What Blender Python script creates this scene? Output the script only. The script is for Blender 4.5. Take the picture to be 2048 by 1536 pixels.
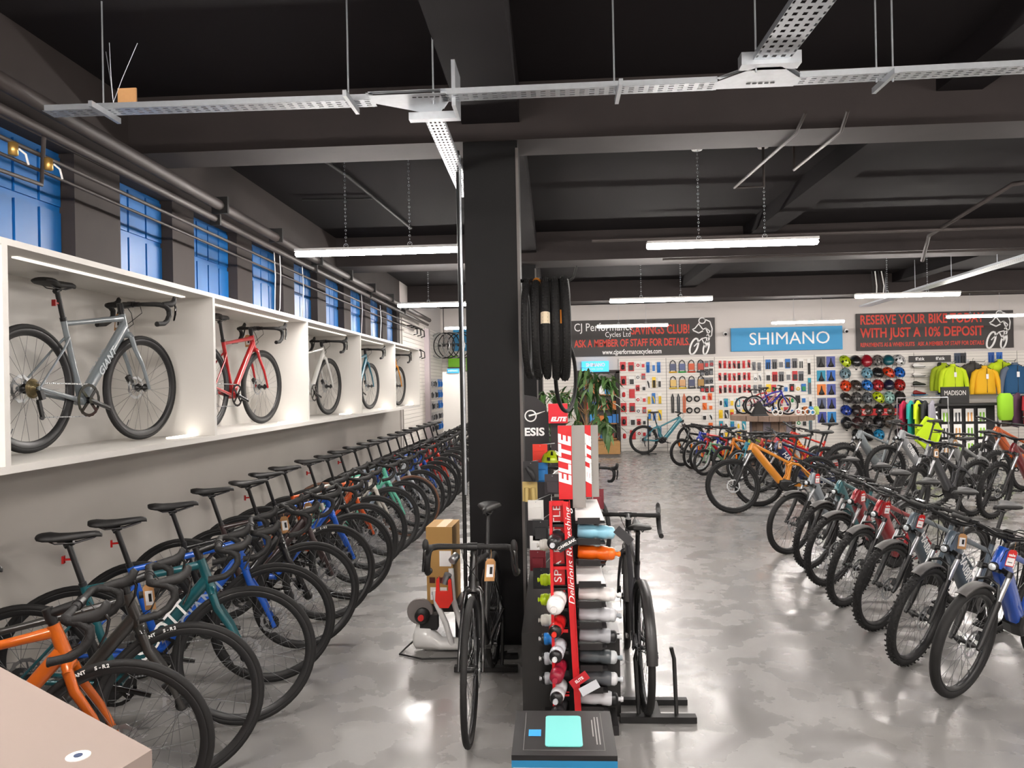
import bpy, math, random
from mathutils import Vector, Matrix
from math import sin, cos, pi, radians
random.seed(7)
SC = bpy.context.scene
for o in list(bpy.data.objects): bpy.data.objects.remove(o)

# ------------------------------------------------------------------ camera, world, exposure
cam = bpy.data.cameras.new('camera'); cam.sensor_width = 36.0; cam.lens = 36.0*1500/2048; cam.clip_end = 100
cam.clip_start = 0.05
camo = bpy.data.objects.new('camera', cam); SC.collection.objects.link(camo)
yaw, rho, pit = radians(3.17), radians(1.1), radians(0.12)
F_ = Vector((-sin(yaw)*cos(pit), cos(yaw)*cos(pit), sin(pit))); R0 = Vector((cos(yaw), sin(yaw), 0)); U0 = R0.cross(F_)
R_ = R0*cos(rho) - U0*sin(rho); U_ = U0*cos(rho) + R0*sin(rho)
mc = Matrix((R_, U_, -F_)).transposed().to_4x4(); mc.translation = (0, 0, 1.8)
camo.matrix_world = mc; SC.camera = camo
w = bpy.data.worlds.new('world'); SC.world = w; w.use_nodes = True
w.node_tree.nodes['Background'].inputs[0].default_value = (0.9, 0.93, 1, 1); w.node_tree.nodes['Background'].inputs[1].default_value = 0.3
SC.view_settings.view_transform = 'Standard'; SC.view_settings.look = 'None'; SC.view_settings.gamma = 1
SC.view_settings.use_curve_mapping = False
SC.view_settings.exposure = 0.38
LAMP = 150.0     # strength of the batten diffusers

# ------------------------------------------------------------------ materials
def lin(c):
    if isinstance(c, str): c = tuple(int(c[i:i+2], 16)/255 for i in (0, 2, 4))
    return tuple((x/12.92 if x <= .04045 else ((x+.055)/1.055)**2.4) for x in c)+(1,)
MATS = {}
def mat(name, col, rough=.5, metal=0, emis=0, noise=0, nscale=20, bump=0, coat=0, alpha=1, trans=0):
    if name in MATS: return MATS[name]
    m = bpy.data.materials.new(name); m.use_nodes = True; nt = m.node_tree; b = nt.nodes['Principled BSDF']
    c = lin(col); b.inputs['Base Color'].default_value = c; b.inputs['Roughness'].default_value = rough
    b.inputs['Metallic'].default_value = metal
    if coat: b.inputs['Coat Weight'].default_value = coat; b.inputs['Coat Roughness'].default_value = .08
    if trans: b.inputs['Transmission Weight'].default_value = trans
    if emis: b.inputs['Emission Color'].default_value = c; b.inputs['Emission Strength'].default_value = emis
    if alpha < 1: b.inputs['Alpha'].default_value = alpha
    if noise or bump:
        tc = nt.nodes.new('ShaderNodeTexCoord'); n = nt.nodes.new('ShaderNodeTexNoise')
        n.inputs['Scale'].default_value = nscale; n.inputs['Detail'].default_value = 4
        nt.links.new(tc.outputs['Object'], n.inputs['Vector'])
        if noise:
            mx = nt.nodes.new('ShaderNodeMix'); mx.data_type = 'RGBA'
            mx.inputs[6].default_value = tuple(max(0, x*(1-noise)) for x in c[:3])+(1,)
            mx.inputs[7].default_value = tuple(min(1, x*(1+noise)) for x in c[:3])+(1,)
            nt.links.new(n.outputs['Fac'], mx.inputs[0]); nt.links.new(mx.outputs[2], b.inputs['Base Color'])
        if bump:
            bp = nt.nodes.new('ShaderNodeBump'); bp.inputs['Strength'].default_value = bump; bp.inputs['Distance'].default_value = .004
            nt.links.new(n.outputs['Fac'], bp.inputs['Height']); nt.links.new(bp.outputs[0], b.inputs['Normal'])
    MATS[name] = m; return m
def paint(hexc):
    h = ''.join('%02x' % int(int(hexc[i:i+2], 16)*.84) for i in (0, 2, 4)); return mat('paint_'+hexc, h, .28, .1, coat=.6)
def plain(hexc, rough=.5): return mat('plain_%s_%d' % (hexc, rough*100), hexc, rough)
RUB = mat('tyre_rubber', '131212', .75); CARB = mat('satin_black', '0f0f10', .38); BLK = mat('matte_black', '121111', .6)
GLOSS = mat('gloss_black', '0c0c0d', .2, coat=.4); STEEL = mat('steel', 'b4b6b8', .3, .9); GALV = mat('galvanised', 'c6cbd0', .35, .75, noise=.12, nscale=30)
DSTEEL = mat('dark_steel', '4a4a4c', .35, .8); TAPE = mat('bar_tape', '141313', .7, bump=.5, nscale=120); SADL = mat('saddle_cover', '181717', .55)
WHITE = mat('white_board', 'cbc8c3', .5); WPL = mat('white_plastic', 'e9e8e6', .35); REDP = mat('red_plastic', 'c8201e', .35, coat=.2)
KRAFT = mat('kraft', 'b98a5a', .8, noise=.12, nscale=60); PAPER = mat('paper', 'eeeceb', .7); PRINT = mat('print_black', '202020', .6)
LENS = mat('reflector_red', '8e1414', .2); AMBER = mat('reflector_amber', 'e0761c', .25); SPOKE = mat('spoke', '77787a', .35, .85); RIM = mat('rim_black', '1c1c1d', .4)
GOLD = mat('cassette_gold', '9a8a68', .3, .9); WTXT = mat('white_print', 'f0efee', .5); SKIN = mat('soft_pad', '1d1c1c', .65)
LEDM = mat('diffuser', 'fff8f2', .5, emis=LAMP)

def floor_mat():
    m = bpy.data.materials.new('polished_concrete'); m.use_nodes = True; nt = m.node_tree; b = nt.nodes['Principled BSDF']
    N = nt.nodes.new; L = nt.links.new
    tc = N('ShaderNodeTexCoord'); mp = N('ShaderNodeMapping'); mp.inputs['Scale'].default_value = (1, 1, 1); L(tc.outputs['Object'], mp.inputs[0])
    n1 = N('ShaderNodeTexNoise'); n1.inputs['Scale'].default_value = 1.6; n1.inputs['Detail'].default_value = 5; n1.inputs['Distortion'].default_value = .3; L(mp.outputs[0], n1.inputs[0])
    cr = N('ShaderNodeValToRGB'); e = cr.color_ramp.elements; e[0].position = .15; e[0].color = lin('7f7d7a'); e[1].position = .85; e[1].color = lin('8d8a86')
    x = e.new(.5); x.color = lin('858381'); L(n1.outputs[0], cr.inputs[0])
    n3 = N('ShaderNodeTexNoise'); n3.inputs['Scale'].default_value = 26; n3.inputs['Detail'].default_value = 3; L(mp.outputs[0], n3.inputs[0])
    c3 = N('ShaderNodeValToRGB'); c3.color_ramp.elements[0].position = .79; c3.color_ramp.elements[0].color = (0, 0, 0, 1); c3.color_ramp.elements[1].position = .82; L(n3.outputs[0], c3.inputs[0])
    mx = N('ShaderNodeMix'); mx.data_type = 'RGBA'; mx.inputs[7].default_value = lin('b5b1ab'); L(c3.outputs[0], mx.inputs[0]); L(cr.outputs[0], mx.inputs[6]); L(mx.outputs[2], b.inputs['Base Color'])
    n2 = N('ShaderNodeTexNoise'); n2.inputs['Scale'].default_value = 3.5; n2.inputs['Detail'].default_value = 6; L(mp.outputs[0], n2.inputs[0])
    r2 = N('ShaderNodeMapRange'); r2.inputs[1].default_value = .35; r2.inputs[2].default_value = .7; r2.inputs[3].default_value = .16; r2.inputs[4].default_value = .42
    L(n2.outputs[0], r2.inputs[0]); L(r2.outputs[0], b.inputs['Roughness'])
    n4 = N('ShaderNodeTexNoise'); n4.inputs['Scale'].default_value = 9; n4.inputs['Detail'].default_value = 5; L(mp.outputs[0], n4.inputs[0])
    bp = N('ShaderNodeBump'); bp.inputs['Strength'].default_value = .06; bp.inputs['Distance'].default_value = .006; L(n4.outputs[0], bp.inputs['Height']); L(bp.outputs[0], b.inputs['Normal'])
    b.inputs['Specular IOR Level'].default_value = .65
    return m
FLOORM = floor_mat()
CEILM = mat('ceiling_paint', '161214', .85, noise=.25, nscale=1.2); BEAMM = mat('beam_paint', '2b2423', .8, noise=.25, nscale=4, bump=.3); COLM = mat('column_paint', '111011', .6, noise=.2, nscale=5, bump=.2)
for _m in (CEILM, COLM): _m.node_tree.nodes['Principled BSDF'].inputs['Specular IOR Level'].default_value = .2
WALLG = mat('grey_wall', 'b5b0a9', .75, noise=.08, nscale=2); WALLW = mat('white_wall', 'cfc9c5', .8); DARKW = mat('dark_wall', '37302e', .8, noise=.2, nscale=3)
BLUEW = mat('blue_shutter', '1668ae', .45, noise=.15, nscale=5); PIPEM = mat('pipe_paint', '3d3634', .6, noise=.2, nscale=6); SLATM = mat('slatwall', 'e4dfd8', .6); WOOD = mat('weathered_wood', '8b7566', .75, noise=.35, nscale=9)

# ------------------------------------------------------------------ mesh builder
def frm(t, ref):
    s = ref - t*ref.dot(t)
    if s.length < 1e-5: s = t.orthogonal()
    s.normalize(); return s, t.cross(s)
class MB:
    def __init__(s): s.v = []; s.f = []; s.m = []; s.sm = []; s.T = Matrix.Identity(4); s.mi = 0
    def add(s, vs, fs, smooth=False):
        k = len(s.v); s.v += [tuple(s.T @ Vector(p)) for p in vs]
        for f in fs: s.f.append([i+k for i in f]); s.m.append(s.mi); s.sm.append(smooth)
    def box(s, x0, x1, y0, y1, z0, z1):
        s.add([(x, y, z) for x in (x0, x1) for y in (y0, y1) for z in (z0, z1)],
              [(0, 1, 3, 2), (4, 6, 7, 5), (0, 4, 5, 1), (2, 3, 7, 6), (0, 2, 6, 4), (1, 5, 7, 3)])
        return s
    def cb(s, c, d): return s.box(c[0]-d[0]/2, c[0]+d[0]/2, c[1]-d[1]/2, c[1]+d[1]/2, c[2]-d[2]/2, c[2]+d[2]/2)
    def bar(s, a, b, wd, ht, ref=(0, 1, 0)):      # box beam from a to b
        a = Vector(a); b = Vector(b); t = (b-a).normalized(); u, v = frm(t, Vector(ref)); q = []
        for p in (a, b): q += [p+u*wd/2*i+v*ht/2*j for i, j in ((-1, -1), (1, -1), (1, 1), (-1, 1))]
        s.add(q, [(3, 2, 1, 0), (4, 5, 6, 7), (0, 1, 5, 4), (1, 2, 6, 5), (2, 3, 7, 6), (3, 0, 4, 7)]); return s
    def tube(s, pts, r, n=8, ref=None, closed=False, pw=1.0, caps=True):
        P = [Vector(p) for p in pts]; N = len(P); R = r if isinstance(r, (list, tuple)) else [r]*N
        q = []; rf = Vector(ref) if ref else None; last = None
        for i in range(N):
            a = P[(i-1) % N] if closed or i else P[i]; b = P[(i+1) % N] if closed or i < N-1 else P[i]
            t = (b-a).normalized()
            if rf: u, v = frm(t, rf)
            else:
                u, v = frm(t, last if last is not None else (Vector((0, 0, 1)) if abs(t.z) < .9 else Vector((1, 0, 0)))); last = u
            ra, rb = R[i] if isinstance(R[i], (list, tuple)) else (R[i], R[i])
            for k in range(n):
                c, d = cos(2*pi*k/n), sin(2*pi*k/n)
                if pw != 1: c = math.copysign(abs(c)**pw, c); d = math.copysign(abs(d)**pw, d)
                q.append(P[i]+u*ra*c+v*rb*d)
        f = []
        for i in range(N if closed else N-1):
            j = (i+1) % N
            for k in range(n): f.append((i*n+k, i*n+(k+1) % n, j*n+(k+1) % n, j*n+k))
        s.add(q, f, True)
        if caps and not closed:
            s.add(q[:n], [tuple(range(n))[::-1]]); s.add(q[-n:], [tuple(range(n))])
        return s
    def ring(s, R, r, nR=48, nr=8, rx=None, a0=0, a1=2*pi, c=(0, 0, 0)):   # torus about Y axis (in the XZ plane)
        full = abs(a1-a0-2*pi) < 1e-6; rx = rx or r; q = []; m = nR if full else nR+1
        for i in range(m):
            a = a0+(a1-a0)*i/nR
            for k in range(nr):
                t = 2*pi*k/nr; rr = R+r*cos(t); q.append((c[0]+rr*cos(a), c[1]+rx*sin(t), c[2]+rr*sin(a)))
        f = []
        for i in range(nR):
            j = (i+1) % m
            for k in range(nr): f.append((i*nr+k, j*nr+k, j*nr+(k+1) % nr, i*nr+(k+1) % nr))
        s.add(q, f, True); return s
    def lathe(s, prof, n=16, o=(0, 0, 0), ax=(0, 0, 1), smooth=True):  # prof: (r, h) along ax
        ax = Vector(ax).normalized(); u, v = frm(ax, Vector((0, 1, 0)) if abs(ax.y) < .9 else Vector((1, 0, 0))); o = Vector(o); q = []
        for r, h in prof:
            for k in range(n): q.append(o+ax*h+(u*cos(2*pi*k/n)+v*sin(2*pi*k/n))*r)
        f = []
        for i in range(len(prof)-1):
            for k in range(n): f.append((i*n+k, i*n+(k+1) % n, (i+1)*n+(k+1) % n, (i+1)*n+k))
        s.add(q, f, smooth); s.add(q[:n], [tuple(range(n))[::-1]]); s.add(q[-n:], [tuple(range(n))]); return s
    def loft(s, rings, caps=True, closed=True, smooth=True):
        n = len(rings[0]); q = [p for r in rings for p in r]; f = []
        for i in range(len(rings)-1):
            for k in range(n if closed else n-1): f.append((i*n+k, i*n+(k+1) % n, (i+1)*n+(k+1) % n, (i+1)*n+k))
        s.add(q, f, smooth)
        if caps: s.add(rings[0], [tuple(range(n))[::-1]]); s.add(rings[-1], [tuple(range(n))])
        return s
    def prism(s, poly, y0, y1):     # polygon in XZ, extruded along Y
        n = len(poly); q = [(x, y0, z) for x, z in poly]+[(x, y1, z) for x, z in poly]
        s.add(q, [tuple(range(n)), tuple(range(2*n-1, n-1, -1))]+[(i, n+i, n+(i+1) % n, (i+1) % n) for i in range(n)]); return s
    def mesh(s, name, mats):
        me = bpy.data.meshes.new(name); me.from_pydata(s.v, [], s.f)
        for m in (mats if isinstance(mats, (list, tuple)) else [mats]): me.materials.append(m)
        me.polygons.foreach_set('material_index', s.m); me.polygons.foreach_set('use_smooth', s.sm)
        me.update()
        return me
LINK = SC.collection.objects.link
def inst(name, me, parent=None, mtx=None, over=None):
    o = bpy.data.objects.new(name, me); LINK(o)
    if parent: o.parent = parent
    if mtx is not None: o.matrix_local = mtx
    if over:
        for i, m in over.items(): o.material_slots[i].link = 'OBJECT'; o.material_slots[i].material = m
    return o
def O(name, mb, mats, parent=None, loc=None, rot=None):
    o = inst(name, mb.mesh(name, mats), parent)
    if loc is not None: o.location = loc
    if rot is not None: o.rotation_euler = rot
    return o
def tag(o, label, cat=None, group=None, kind=None):
    if label: o['label'] = label
    if cat: o['category'] = cat
    if group: o['group'] = group
    if kind: o['kind'] = kind
    return o
def E(name, label, cat, loc=(0, 0, 0), rz=0, group=None, sc=1):
    o = bpy.data.objects.new(name, None); o.empty_display_size = .1; LINK(o); o.location = loc; o.rotation_euler = (0, 0, rz); o.scale = (sc,)*3
    return tag(o, label, cat, group)
def struct(name, mb, m, parent=None): return tag(O(name, mb, m, parent), None, kind='structure')
def TR(x=0, y=0, z=0): return Matrix.Translation((x, y, z))
def RX(a): return Matrix.Rotation(a, 4, 'X')
def RY(a): return Matrix.Rotation(a, 4, 'Y')
def RZ(a): return Matrix.Rotation(a, 4, 'Z')
TXT = {}
def text_mesh(body, size, m, bold=0, shear=0, ext=.001, wfit=None, space=1.0):
    key = (body, size, m.name, bold, shear, wfit)
    if key in TXT: return TXT[key]
    cu = bpy.data.curves.new('lettering', 'FONT'); cu.body = body; cu.size = size; cu.align_x = 'CENTER'; cu.align_y = 'CENTER'
    cu.extrude = ext; cu.offset = bold; cu.shear = shear; cu.resolution_u = 3; cu.space_character = space
    o = bpy.data.objects.new('lettering', cu); LINK(o); bpy.context.view_layer.update()
    me = bpy.data.meshes.new_from_object(o.evaluated_get(bpy.context.evaluated_depsgraph_get()))
    bpy.data.objects.remove(o); me.materials.clear(); me.materials.append(m)
    if wfit and len(me.vertices):
        xs = [v.co.x for v in me.vertices]; k = wfit/(max(xs)-min(xs))
        for v in me.vertices: v.co.x *= k
    TXT[key] = me; return me
def text(parent, body, size, m, mtx, name='lettering', **k): return inst(name, text_mesh(body, size, m, **k), parent, mtx)
FRONT = RX(pi/2)      # text plane facing -Y, reading to +X

# ------------------------------------------------------------------ the room
XW, YB, CE = -3.1, 20.0, 3.9
struct('floor', MB().box(XW-.3, 15, -3.2, YB+.3, -.1, 0), FLOORM)
struct('ceiling', MB().box(XW-.3, 15, -3.2, YB+.3, CE, CE+.15), CEILM)
struct('wall_right', MB().box(15, 15.2, -3.2, YB+.3, 0, CE), WALLW)
struct('wall_front', MB().box(XW-.3, 15, -3.4, -3.2, 0, CE), WALLW)
struct('wall_back', MB().box(XW-.3, 15, YB, YB+.2, 0, CE), WALLW)
struct('wall_left', MB().box(XW-.15, -3.02, -3.2, 14.6, 0, 2.5), WALLG)
# upper left wall: dark piers between blue shuttered windows
pitch = 1.22; k = 0
edges = [3.36+pitch*i for i in range(10)]      # far edge of each window
prev = -3.2
for i, e in enumerate(edges):
    a = e-pitch+(.36 if i != 2 else .5) if i else 1.9
    struct('trim_%d' % (i+1), MB().box(XW-.15, -3.0, prev, a, 2.5, CE), DARKW); prev = e
    wdt = e-a; n = max(2, round(wdt/.24)); sw = wdt/n
    wn = struct('window_%d' % (i+1), MB().box(XW-.1, XW, a, e, 2.4, 3.32), BLUEW)
    for j in range(n):                                   # planked shutter leaves with a mid rail
        for z0, z1 in ((2.42, 2.94), (2.98, 3.29)):
            inst('shutter_panel', MB().box(XW, XW+.016, a+j*sw+.012, a+(j+1)*sw-.012, z0, z1).mesh('shutter_panel', BLUEW), wn)
struct('trim_11', MB().box(XW-.15, -3.0, prev, 14.6, 2.5, CE), DARKW)
struct('trim_12', MB().box(XW-.15, -2.99, 14.6, YB, 0, CE), WALLW)
struct('trim_13', MB().box(XW-.15, -2.99, 1.0, 14.6, 3.32, CE), DARKW)
struct('baseboard_left', MB().box(-3.02, -3.0, -3.2, 14.6, 0, .1), mat('skirting', '5b5855', .6))
# beams and columns
bi = 13
for y0, y1 in ((5.18, 5.55), (10.3, 10.9), (15.4, 16.0)):
    bi += 1; struct('trim_%d' % bi, MB().box(XW, 15, y0, y1, 3.5, CE), BEAMM)
for y0, y1 in ((-3, 5.18), (5.55, 10.3), (10.9, 15.4)):
    bi += 1; struct('trim_%d' % bi, MB().box(-.6, -.2, y0, y1, 3.62, CE), CEILM)
for xb in (2.6, 6.8, 10.4):
    for y0, y1 in ((-3, 5.18), (5.55, 10.3), (10.9, 15.4)):
        bi += 1; struct('trim_%d' % bi, MB().box(xb, xb+.3, y0, y1, 3.72, CE), CEILM)
for y, xs in ((5.2, (-.6,)), (10.6, (-.6, )), (15.8, (-.6, ))):
    for x in xs:
        bi += 1
        c = struct('trim_%d' % bi, MB().box(x, x+.38, y, y+.36, 0, 3.5), COLM)
        inst('corner_guard', MB().box(x+.365, x+.384, y-.004, y+.012, 0, 3.45).mesh('corner_guard', mat('scuffed_edge', '5d5856', .5)), c)
# slatwall panels of the back wall, every slat a geometry of its own panel
YS = 19.97
bays = [-3.0, -1.8, -.55, .62]+[1.72, 2.97, 4.23, 5.5, 6.8, 8.08, 9.32, 10.61, 11.9, 13.2]
def slat_panel(x0, x1, i, y=YS, zt=2.45, facing='y', z0_=0.0):
    mb = MB(); z = z0_
    root = struct('trim_%d' % (100+i), (MB().box(x0, x1, y, y+.02, z0_, zt) if facing == 'y' else MB().box(y-.02, y, x0, x1, z0_, zt)), plain('8d8883'))
    while z < zt-.01:
        z1 = min(z+.083, zt)
        me = MB().box(x0+.008, x1-.008, y-.012, y, z+.006, z1) if facing == 'y' else MB().box(y, y+.012, x0+.008, x1-.008, z+.006, z1)
        inst('slat', me.mesh('slat', SLATM), root); z += .083
    return root
for i in range(len(bays)-1):
    if i == 3: continue
    slat_panel(bays[i], bays[i+1], i)
slat_panel(14.7, 17.2, 20, y=-2.98, zt=3.2, facing='x'); slat_panel(17.4, 19.95, 21, y=-2.98, zt=3.2, facing='x')
struct('trim_60', MB().box(-3.0, -2.86, 17.2, 17.4, 0, 3.15), mat('pink_post', 'b9aeb2', .6))
struct('trim_61', MB().box(.62, .72, 19.9, 19.99, 0, 2.12), DARKW); struct('trim_62', MB().box(1.64, 1.74, 19.86, 19.99, 0, 2.12), DARKW)
struct('trim_63', MB().box(.62, 1.74, 19.86, 19.99, 2.08, 2.16), DARKW)
# ------------------------------------------------------------------ bicycles
KN = {
 'road': dict(r=.343, tr=.0155, rimd=.030, wb=.99, fc=.585, bb=.272, ha=72.5, sa=73.5, rake=.045, ac=.372, ht=.15, st=.50, sh=.72, sp=.03, stem=.10, rise=.01, fw=.052, cs=.045),
 'race': dict(r=.343, tr=.0155, rimd=.038, wb=.99, fc=.585, bb=.272, ha=73, sa=73.5, rake=.045, ac=.368, ht=.125, st=.475, sh=.655, sp=.035, stem=.10, rise=.005, fw=.052, cs=.045),
 'cross': dict(r=.352, tr=.02, rimd=.024, wb=1.03, fc=.61, bb=.28, ha=71.5, sa=73.5, rake=.05, ac=.39, ht=.16, st=.50, sh=.72, sp=.04, stem=.09, rise=.01, fw=.056, cs=.05),
 'ebike': dict(r=.365, tr=.029, rimd=.02, wb=1.2, fc=.745, bb=.335, ha=66, sa=74, rake=.045, ac=.50, ht=.13, st=.45, sh=.72, sp=.03, stem=.06, rise=.03, fw=.07, cs=.06),
 'mtb': dict(r=.37, tr=.030, rimd=.02, wb=1.23, fc=.78, bb=.34, ha=65.5, sa=75, rake=.045, ac=.53, ht=.11, st=.42, sh=.68, sp=.02, stem=.05, rise=.03, fw=.07, cs=.06),
 'kid': dict(r=.27, tr=.026, rimd=.018, wb=.86, fc=.50, bb=.27, ha=70, sa=73, rake=.035, ac=.32, ht=.10, st=.30, sh=.46, sp=.03, stem=.05, rise=.05, fw=.05, cs=.045),
}
def geo(k):
    g = dict(KN[k]); ha, sa = radians(g['ha']), radians(g['sa']); V = Vector
    u = V((-cos(ha), 0, sin(ha))); n = V((sin(ha), 0, cos(ha))); fh = V((0, 0, g['r'])); rh = V((-g['wb'], 0, g['r'])); bb = V((-g['fc'], 0, g['bb']))
    A = fh-n*g['rake']; cr = A+u*g['ac']; hb = cr+u*.012; ht = hb+u*g['ht']; sb = ht+u*g['sp']; bar = sb+n*g['stem']+V((0, 0, g['rise']))
    s = V((-cos(sa), 0, sin(sa))); stt = bb+s*g['st']; sad = bb+s*g['sh']
    g.update(u=u, n=n, fh=fh, rh=rh, bbp=bb, A=A, crown=cr, hb=hb, htp=ht, sb=sb, bar=bar, s=s, stt=stt, sad=sad); return g
G = {k: geo(k) for k in KN}
V = Vector
def y_(p, y): return V((p.x, y, p.z))
# -- wheel meshes, axis Y, centred on the hub
def m_tyre(g, kn):
    R, tr = g['r'], g['tr']; mb = MB(); mb.ring(R-tr, tr, 56, 10)
    if kn:
        mb.ring(R-tr-.003, tr*.7, 56, 6, rx=tr*1.02)
        N = 96
        for i in range(N):
            a = 2*pi*i/N
            for yy, dr in (((-.3*tr, 0), (.62*tr*1.4, -.007)), ((.3*tr, 0), (-.62*tr*1.4, -.007)))[i % 2]:
                mb.T = RY(-a) @ TR(R+dr, yy, 0); mb.cb((0, 0, 0), (.006, .012, .012))
        mb.T = Matrix.Identity(4)
    return mb
def m_rim(g):
    R, tr, d = g['r'], g['tr'], g['rimd']; ro = R-2*tr+.008; mb = MB(); prof = [(ro, tr*.72), (ro-.006, tr*.78), (ro-d, tr*.34), (ro-d-.002, 0), (ro-d, -tr*.34), (ro-.006, -tr*.78), (ro, -tr*.72)]
    rings = [[(r*cos(2*pi*i/56), y, r*sin(2*pi*i/56)) for r, y in prof] for i in range(56)]; rings.append(rings[0])
    mb.loft(rings, caps=False, closed=True); return mb
def m_spokes(g, fine=True):
    R = g['r']-2*g['tr']+.008-g['rimd']; mb = MB(); N = 28 if g['r'] > .3 else 20
    for i in range(N):
        sd = 1 if i % 2 else -1; a = 2*pi*i/N; b = a+(1.1 if (i//2) % 2 else -1.1)*.9
        mb.tube([(.022*cos(b), sd*.026, .022*sin(b)), (R*cos(a), sd*.002, R*sin(a))], .0012, 3, caps=False)
    mb.tube([((R)*cos(4.2), 0, R*sin(4.2)), ((R-.045)*cos(4.2), 0, (R-.045)*sin(4.2))], .003, 5)
    return mb
def m_hub(g, rear):
    w = g['fw']; return MB().lathe([(.006, -w), (.01, -w+.008), (.014, -w+.012), (.026, -.03), (.028, -.026), (.014, -.02), (.013, .02), (.028, .026), (.026, .03), (.014, w-.012), (.01, w-.008), (.006, w)], 12, ax=(0, 1, 0))
def m_disc(g):
    mb = MB(); y = .043; N = 24; R = .074 if g['r'] < .36 else .09
    vs = []; 
    for i in range(N):
        a = 2*pi*i/N; rr = R+(.004 if i % 2 else -.002)
        for q in (rr, R-.016): vs += [(q*cos(a), y, q*sin(a)), (q*cos(a), y+.002, q*sin(a))]
    f = []
    for i in range(N):
        j = (i+1) % N; a, b = i*4, j*4; f += [(a, b, b+2, a+2), (a+1, a+3, b+3, b+1), (a, a+1, b+1, b), (a+2, b+2, b+3, a+3)]
    mb.add(vs, f)
    for i in range(6):
        a = 2*pi*i/6; mb.bar((.02*cos(a), y+.001, .02*sin(a)), ((R-.014)*cos(a+.5), y+.001, (R-.014)*sin(a+.5)), .002, .008)
    mb.lathe([(.022, y-.004), (.022, y+.004)], 10, ax=(0, 1, 0)); return mb
CACHE = {}
def cm(key, fn, mats):
    if key not in CACHE: CACHE[key] = fn().mesh(key.split('|')[0], mats)
    return CACHE[key]
def wheel(root, k, g, rear, S, knob, tyrem, rimm, detail):
    mtx = S @ TR(-g['wb'] if rear else 0, 0, g['r'])
    nm = 'rear_wheel' if rear else 'front_wheel'
    w = inst(nm, cm(nm+'|'+k, lambda: m_rim(g), RIM), root, mtx, {0: rimm} if rimm else None)
    inst('tyre', cm('tyre|%s%d' % (k, knob), lambda: m_tyre(g, knob), RUB), w, None, {0: tyrem} if tyrem else None)
    s = inst('spokes', cm('spokes|'+k, lambda: m_spokes(g), SPOKE), w); s['kind'] = 'stuff'
    inst('hub', cm('hub|%s%d' % (k, rear), lambda: m_hub(g, rear), CARB), w)
    if k != 'kid': inst('brake_disc', cm('brake_disc|'+k, lambda: m_disc(g), STEEL), w)
    if rear:
        def cas():
            mb = MB()
            for i in range(8):
                for t in range(2): mb.ring(.05-.0042*i-.008*t, .0035, 22, 4, rx=.0009, c=(0, -.022-.0035*i, 0))
                mb.bar((-.046+.0042*i, -.022-.0035*i, 0), (.046-.0042*i, -.022-.0035*i, 0), .001, .006)
                mb.bar((0, -.022-.0035*i, -.046+.0042*i), (0, -.022-.0035*i, .046-.0042*i), .006, .001)
            return mb
        inst('cassette', cm('cassette|'+k, cas, GOLD if k == 'race' else DSTEEL), w)
    return w
# -- frames
def fr_road(g, aero):
    mb = MB(); a = 1.0 if not aero else 1.25; bb, rh, st, hb, ht = g['bbp'], g['rh'], g['stt'], g['hb'], g['htp']; u, s = g['u'], g['s']
    mb.tube([hb-u*.008, hb+u*.03, ht-u*.02, ht], [(.026, .028), (.023, .026), (.021, .023), (.022, .023)], 12, ref=(0, 1, 0))
    d0 = hb+u*.045
    mb.tube([d0, d0.lerp(bb, .15), d0.lerp(bb, .85), bb], [(.021, .03*a), (.022, .029*a), (.026, .026*a), (.03, .024*a)], 12, ref=(0, 1, 0), pw=.8)
    t0 = ht-u*.028; t1 = st-s*.02
    mb.tube([t0, t0.lerp(t1, .2), t0.lerp(t1, .8), t1], [(.018, .023), (.017, .018), (.014, .014), (.014, .016)], 12, ref=(0, 1, 0), pw=.85)
    mb.tube([bb, bb+s*.2, st-s*.05, st+s*.012], [(.024, .02), (.016, .019), (.0155, .0175), (.017, .018)], 12, ref=(0, 1, 0))
    mb.lathe([(.027, -.035), (.029, -.03), (.029, .03), (.027, .035)], 14, o=bb, ax=(0, 1, 0))
    for y in (-1, 1):
        e = y_(rh, y*.062)
        mb.tube([bb+V((-.02, y*.02, 0)), bb.lerp(rh, .35)+V((0, y*.032, -.004)), bb.lerp(rh, .9)+V((0, y*.055, 0)), e], [(.012, .017), (.009, .014), (.008, .011), (.008, .012)], 8, ref=(0, 1, 0))
        ss = st-s*.10
        mb.tube([ss+V((0, y*.012, 0)), ss.lerp(rh, .25)+V((0, y*.035, 0)), ss.lerp(rh, .93)+V((0, y*.058, 0)), e], [.008, .0065, .006, .008], 8, ref=(0, 1, 0))
        mb.lathe([(.014, -.004), (.014, .004)], 10, o=e, ax=(0, 1, 0))
    return mb
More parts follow.
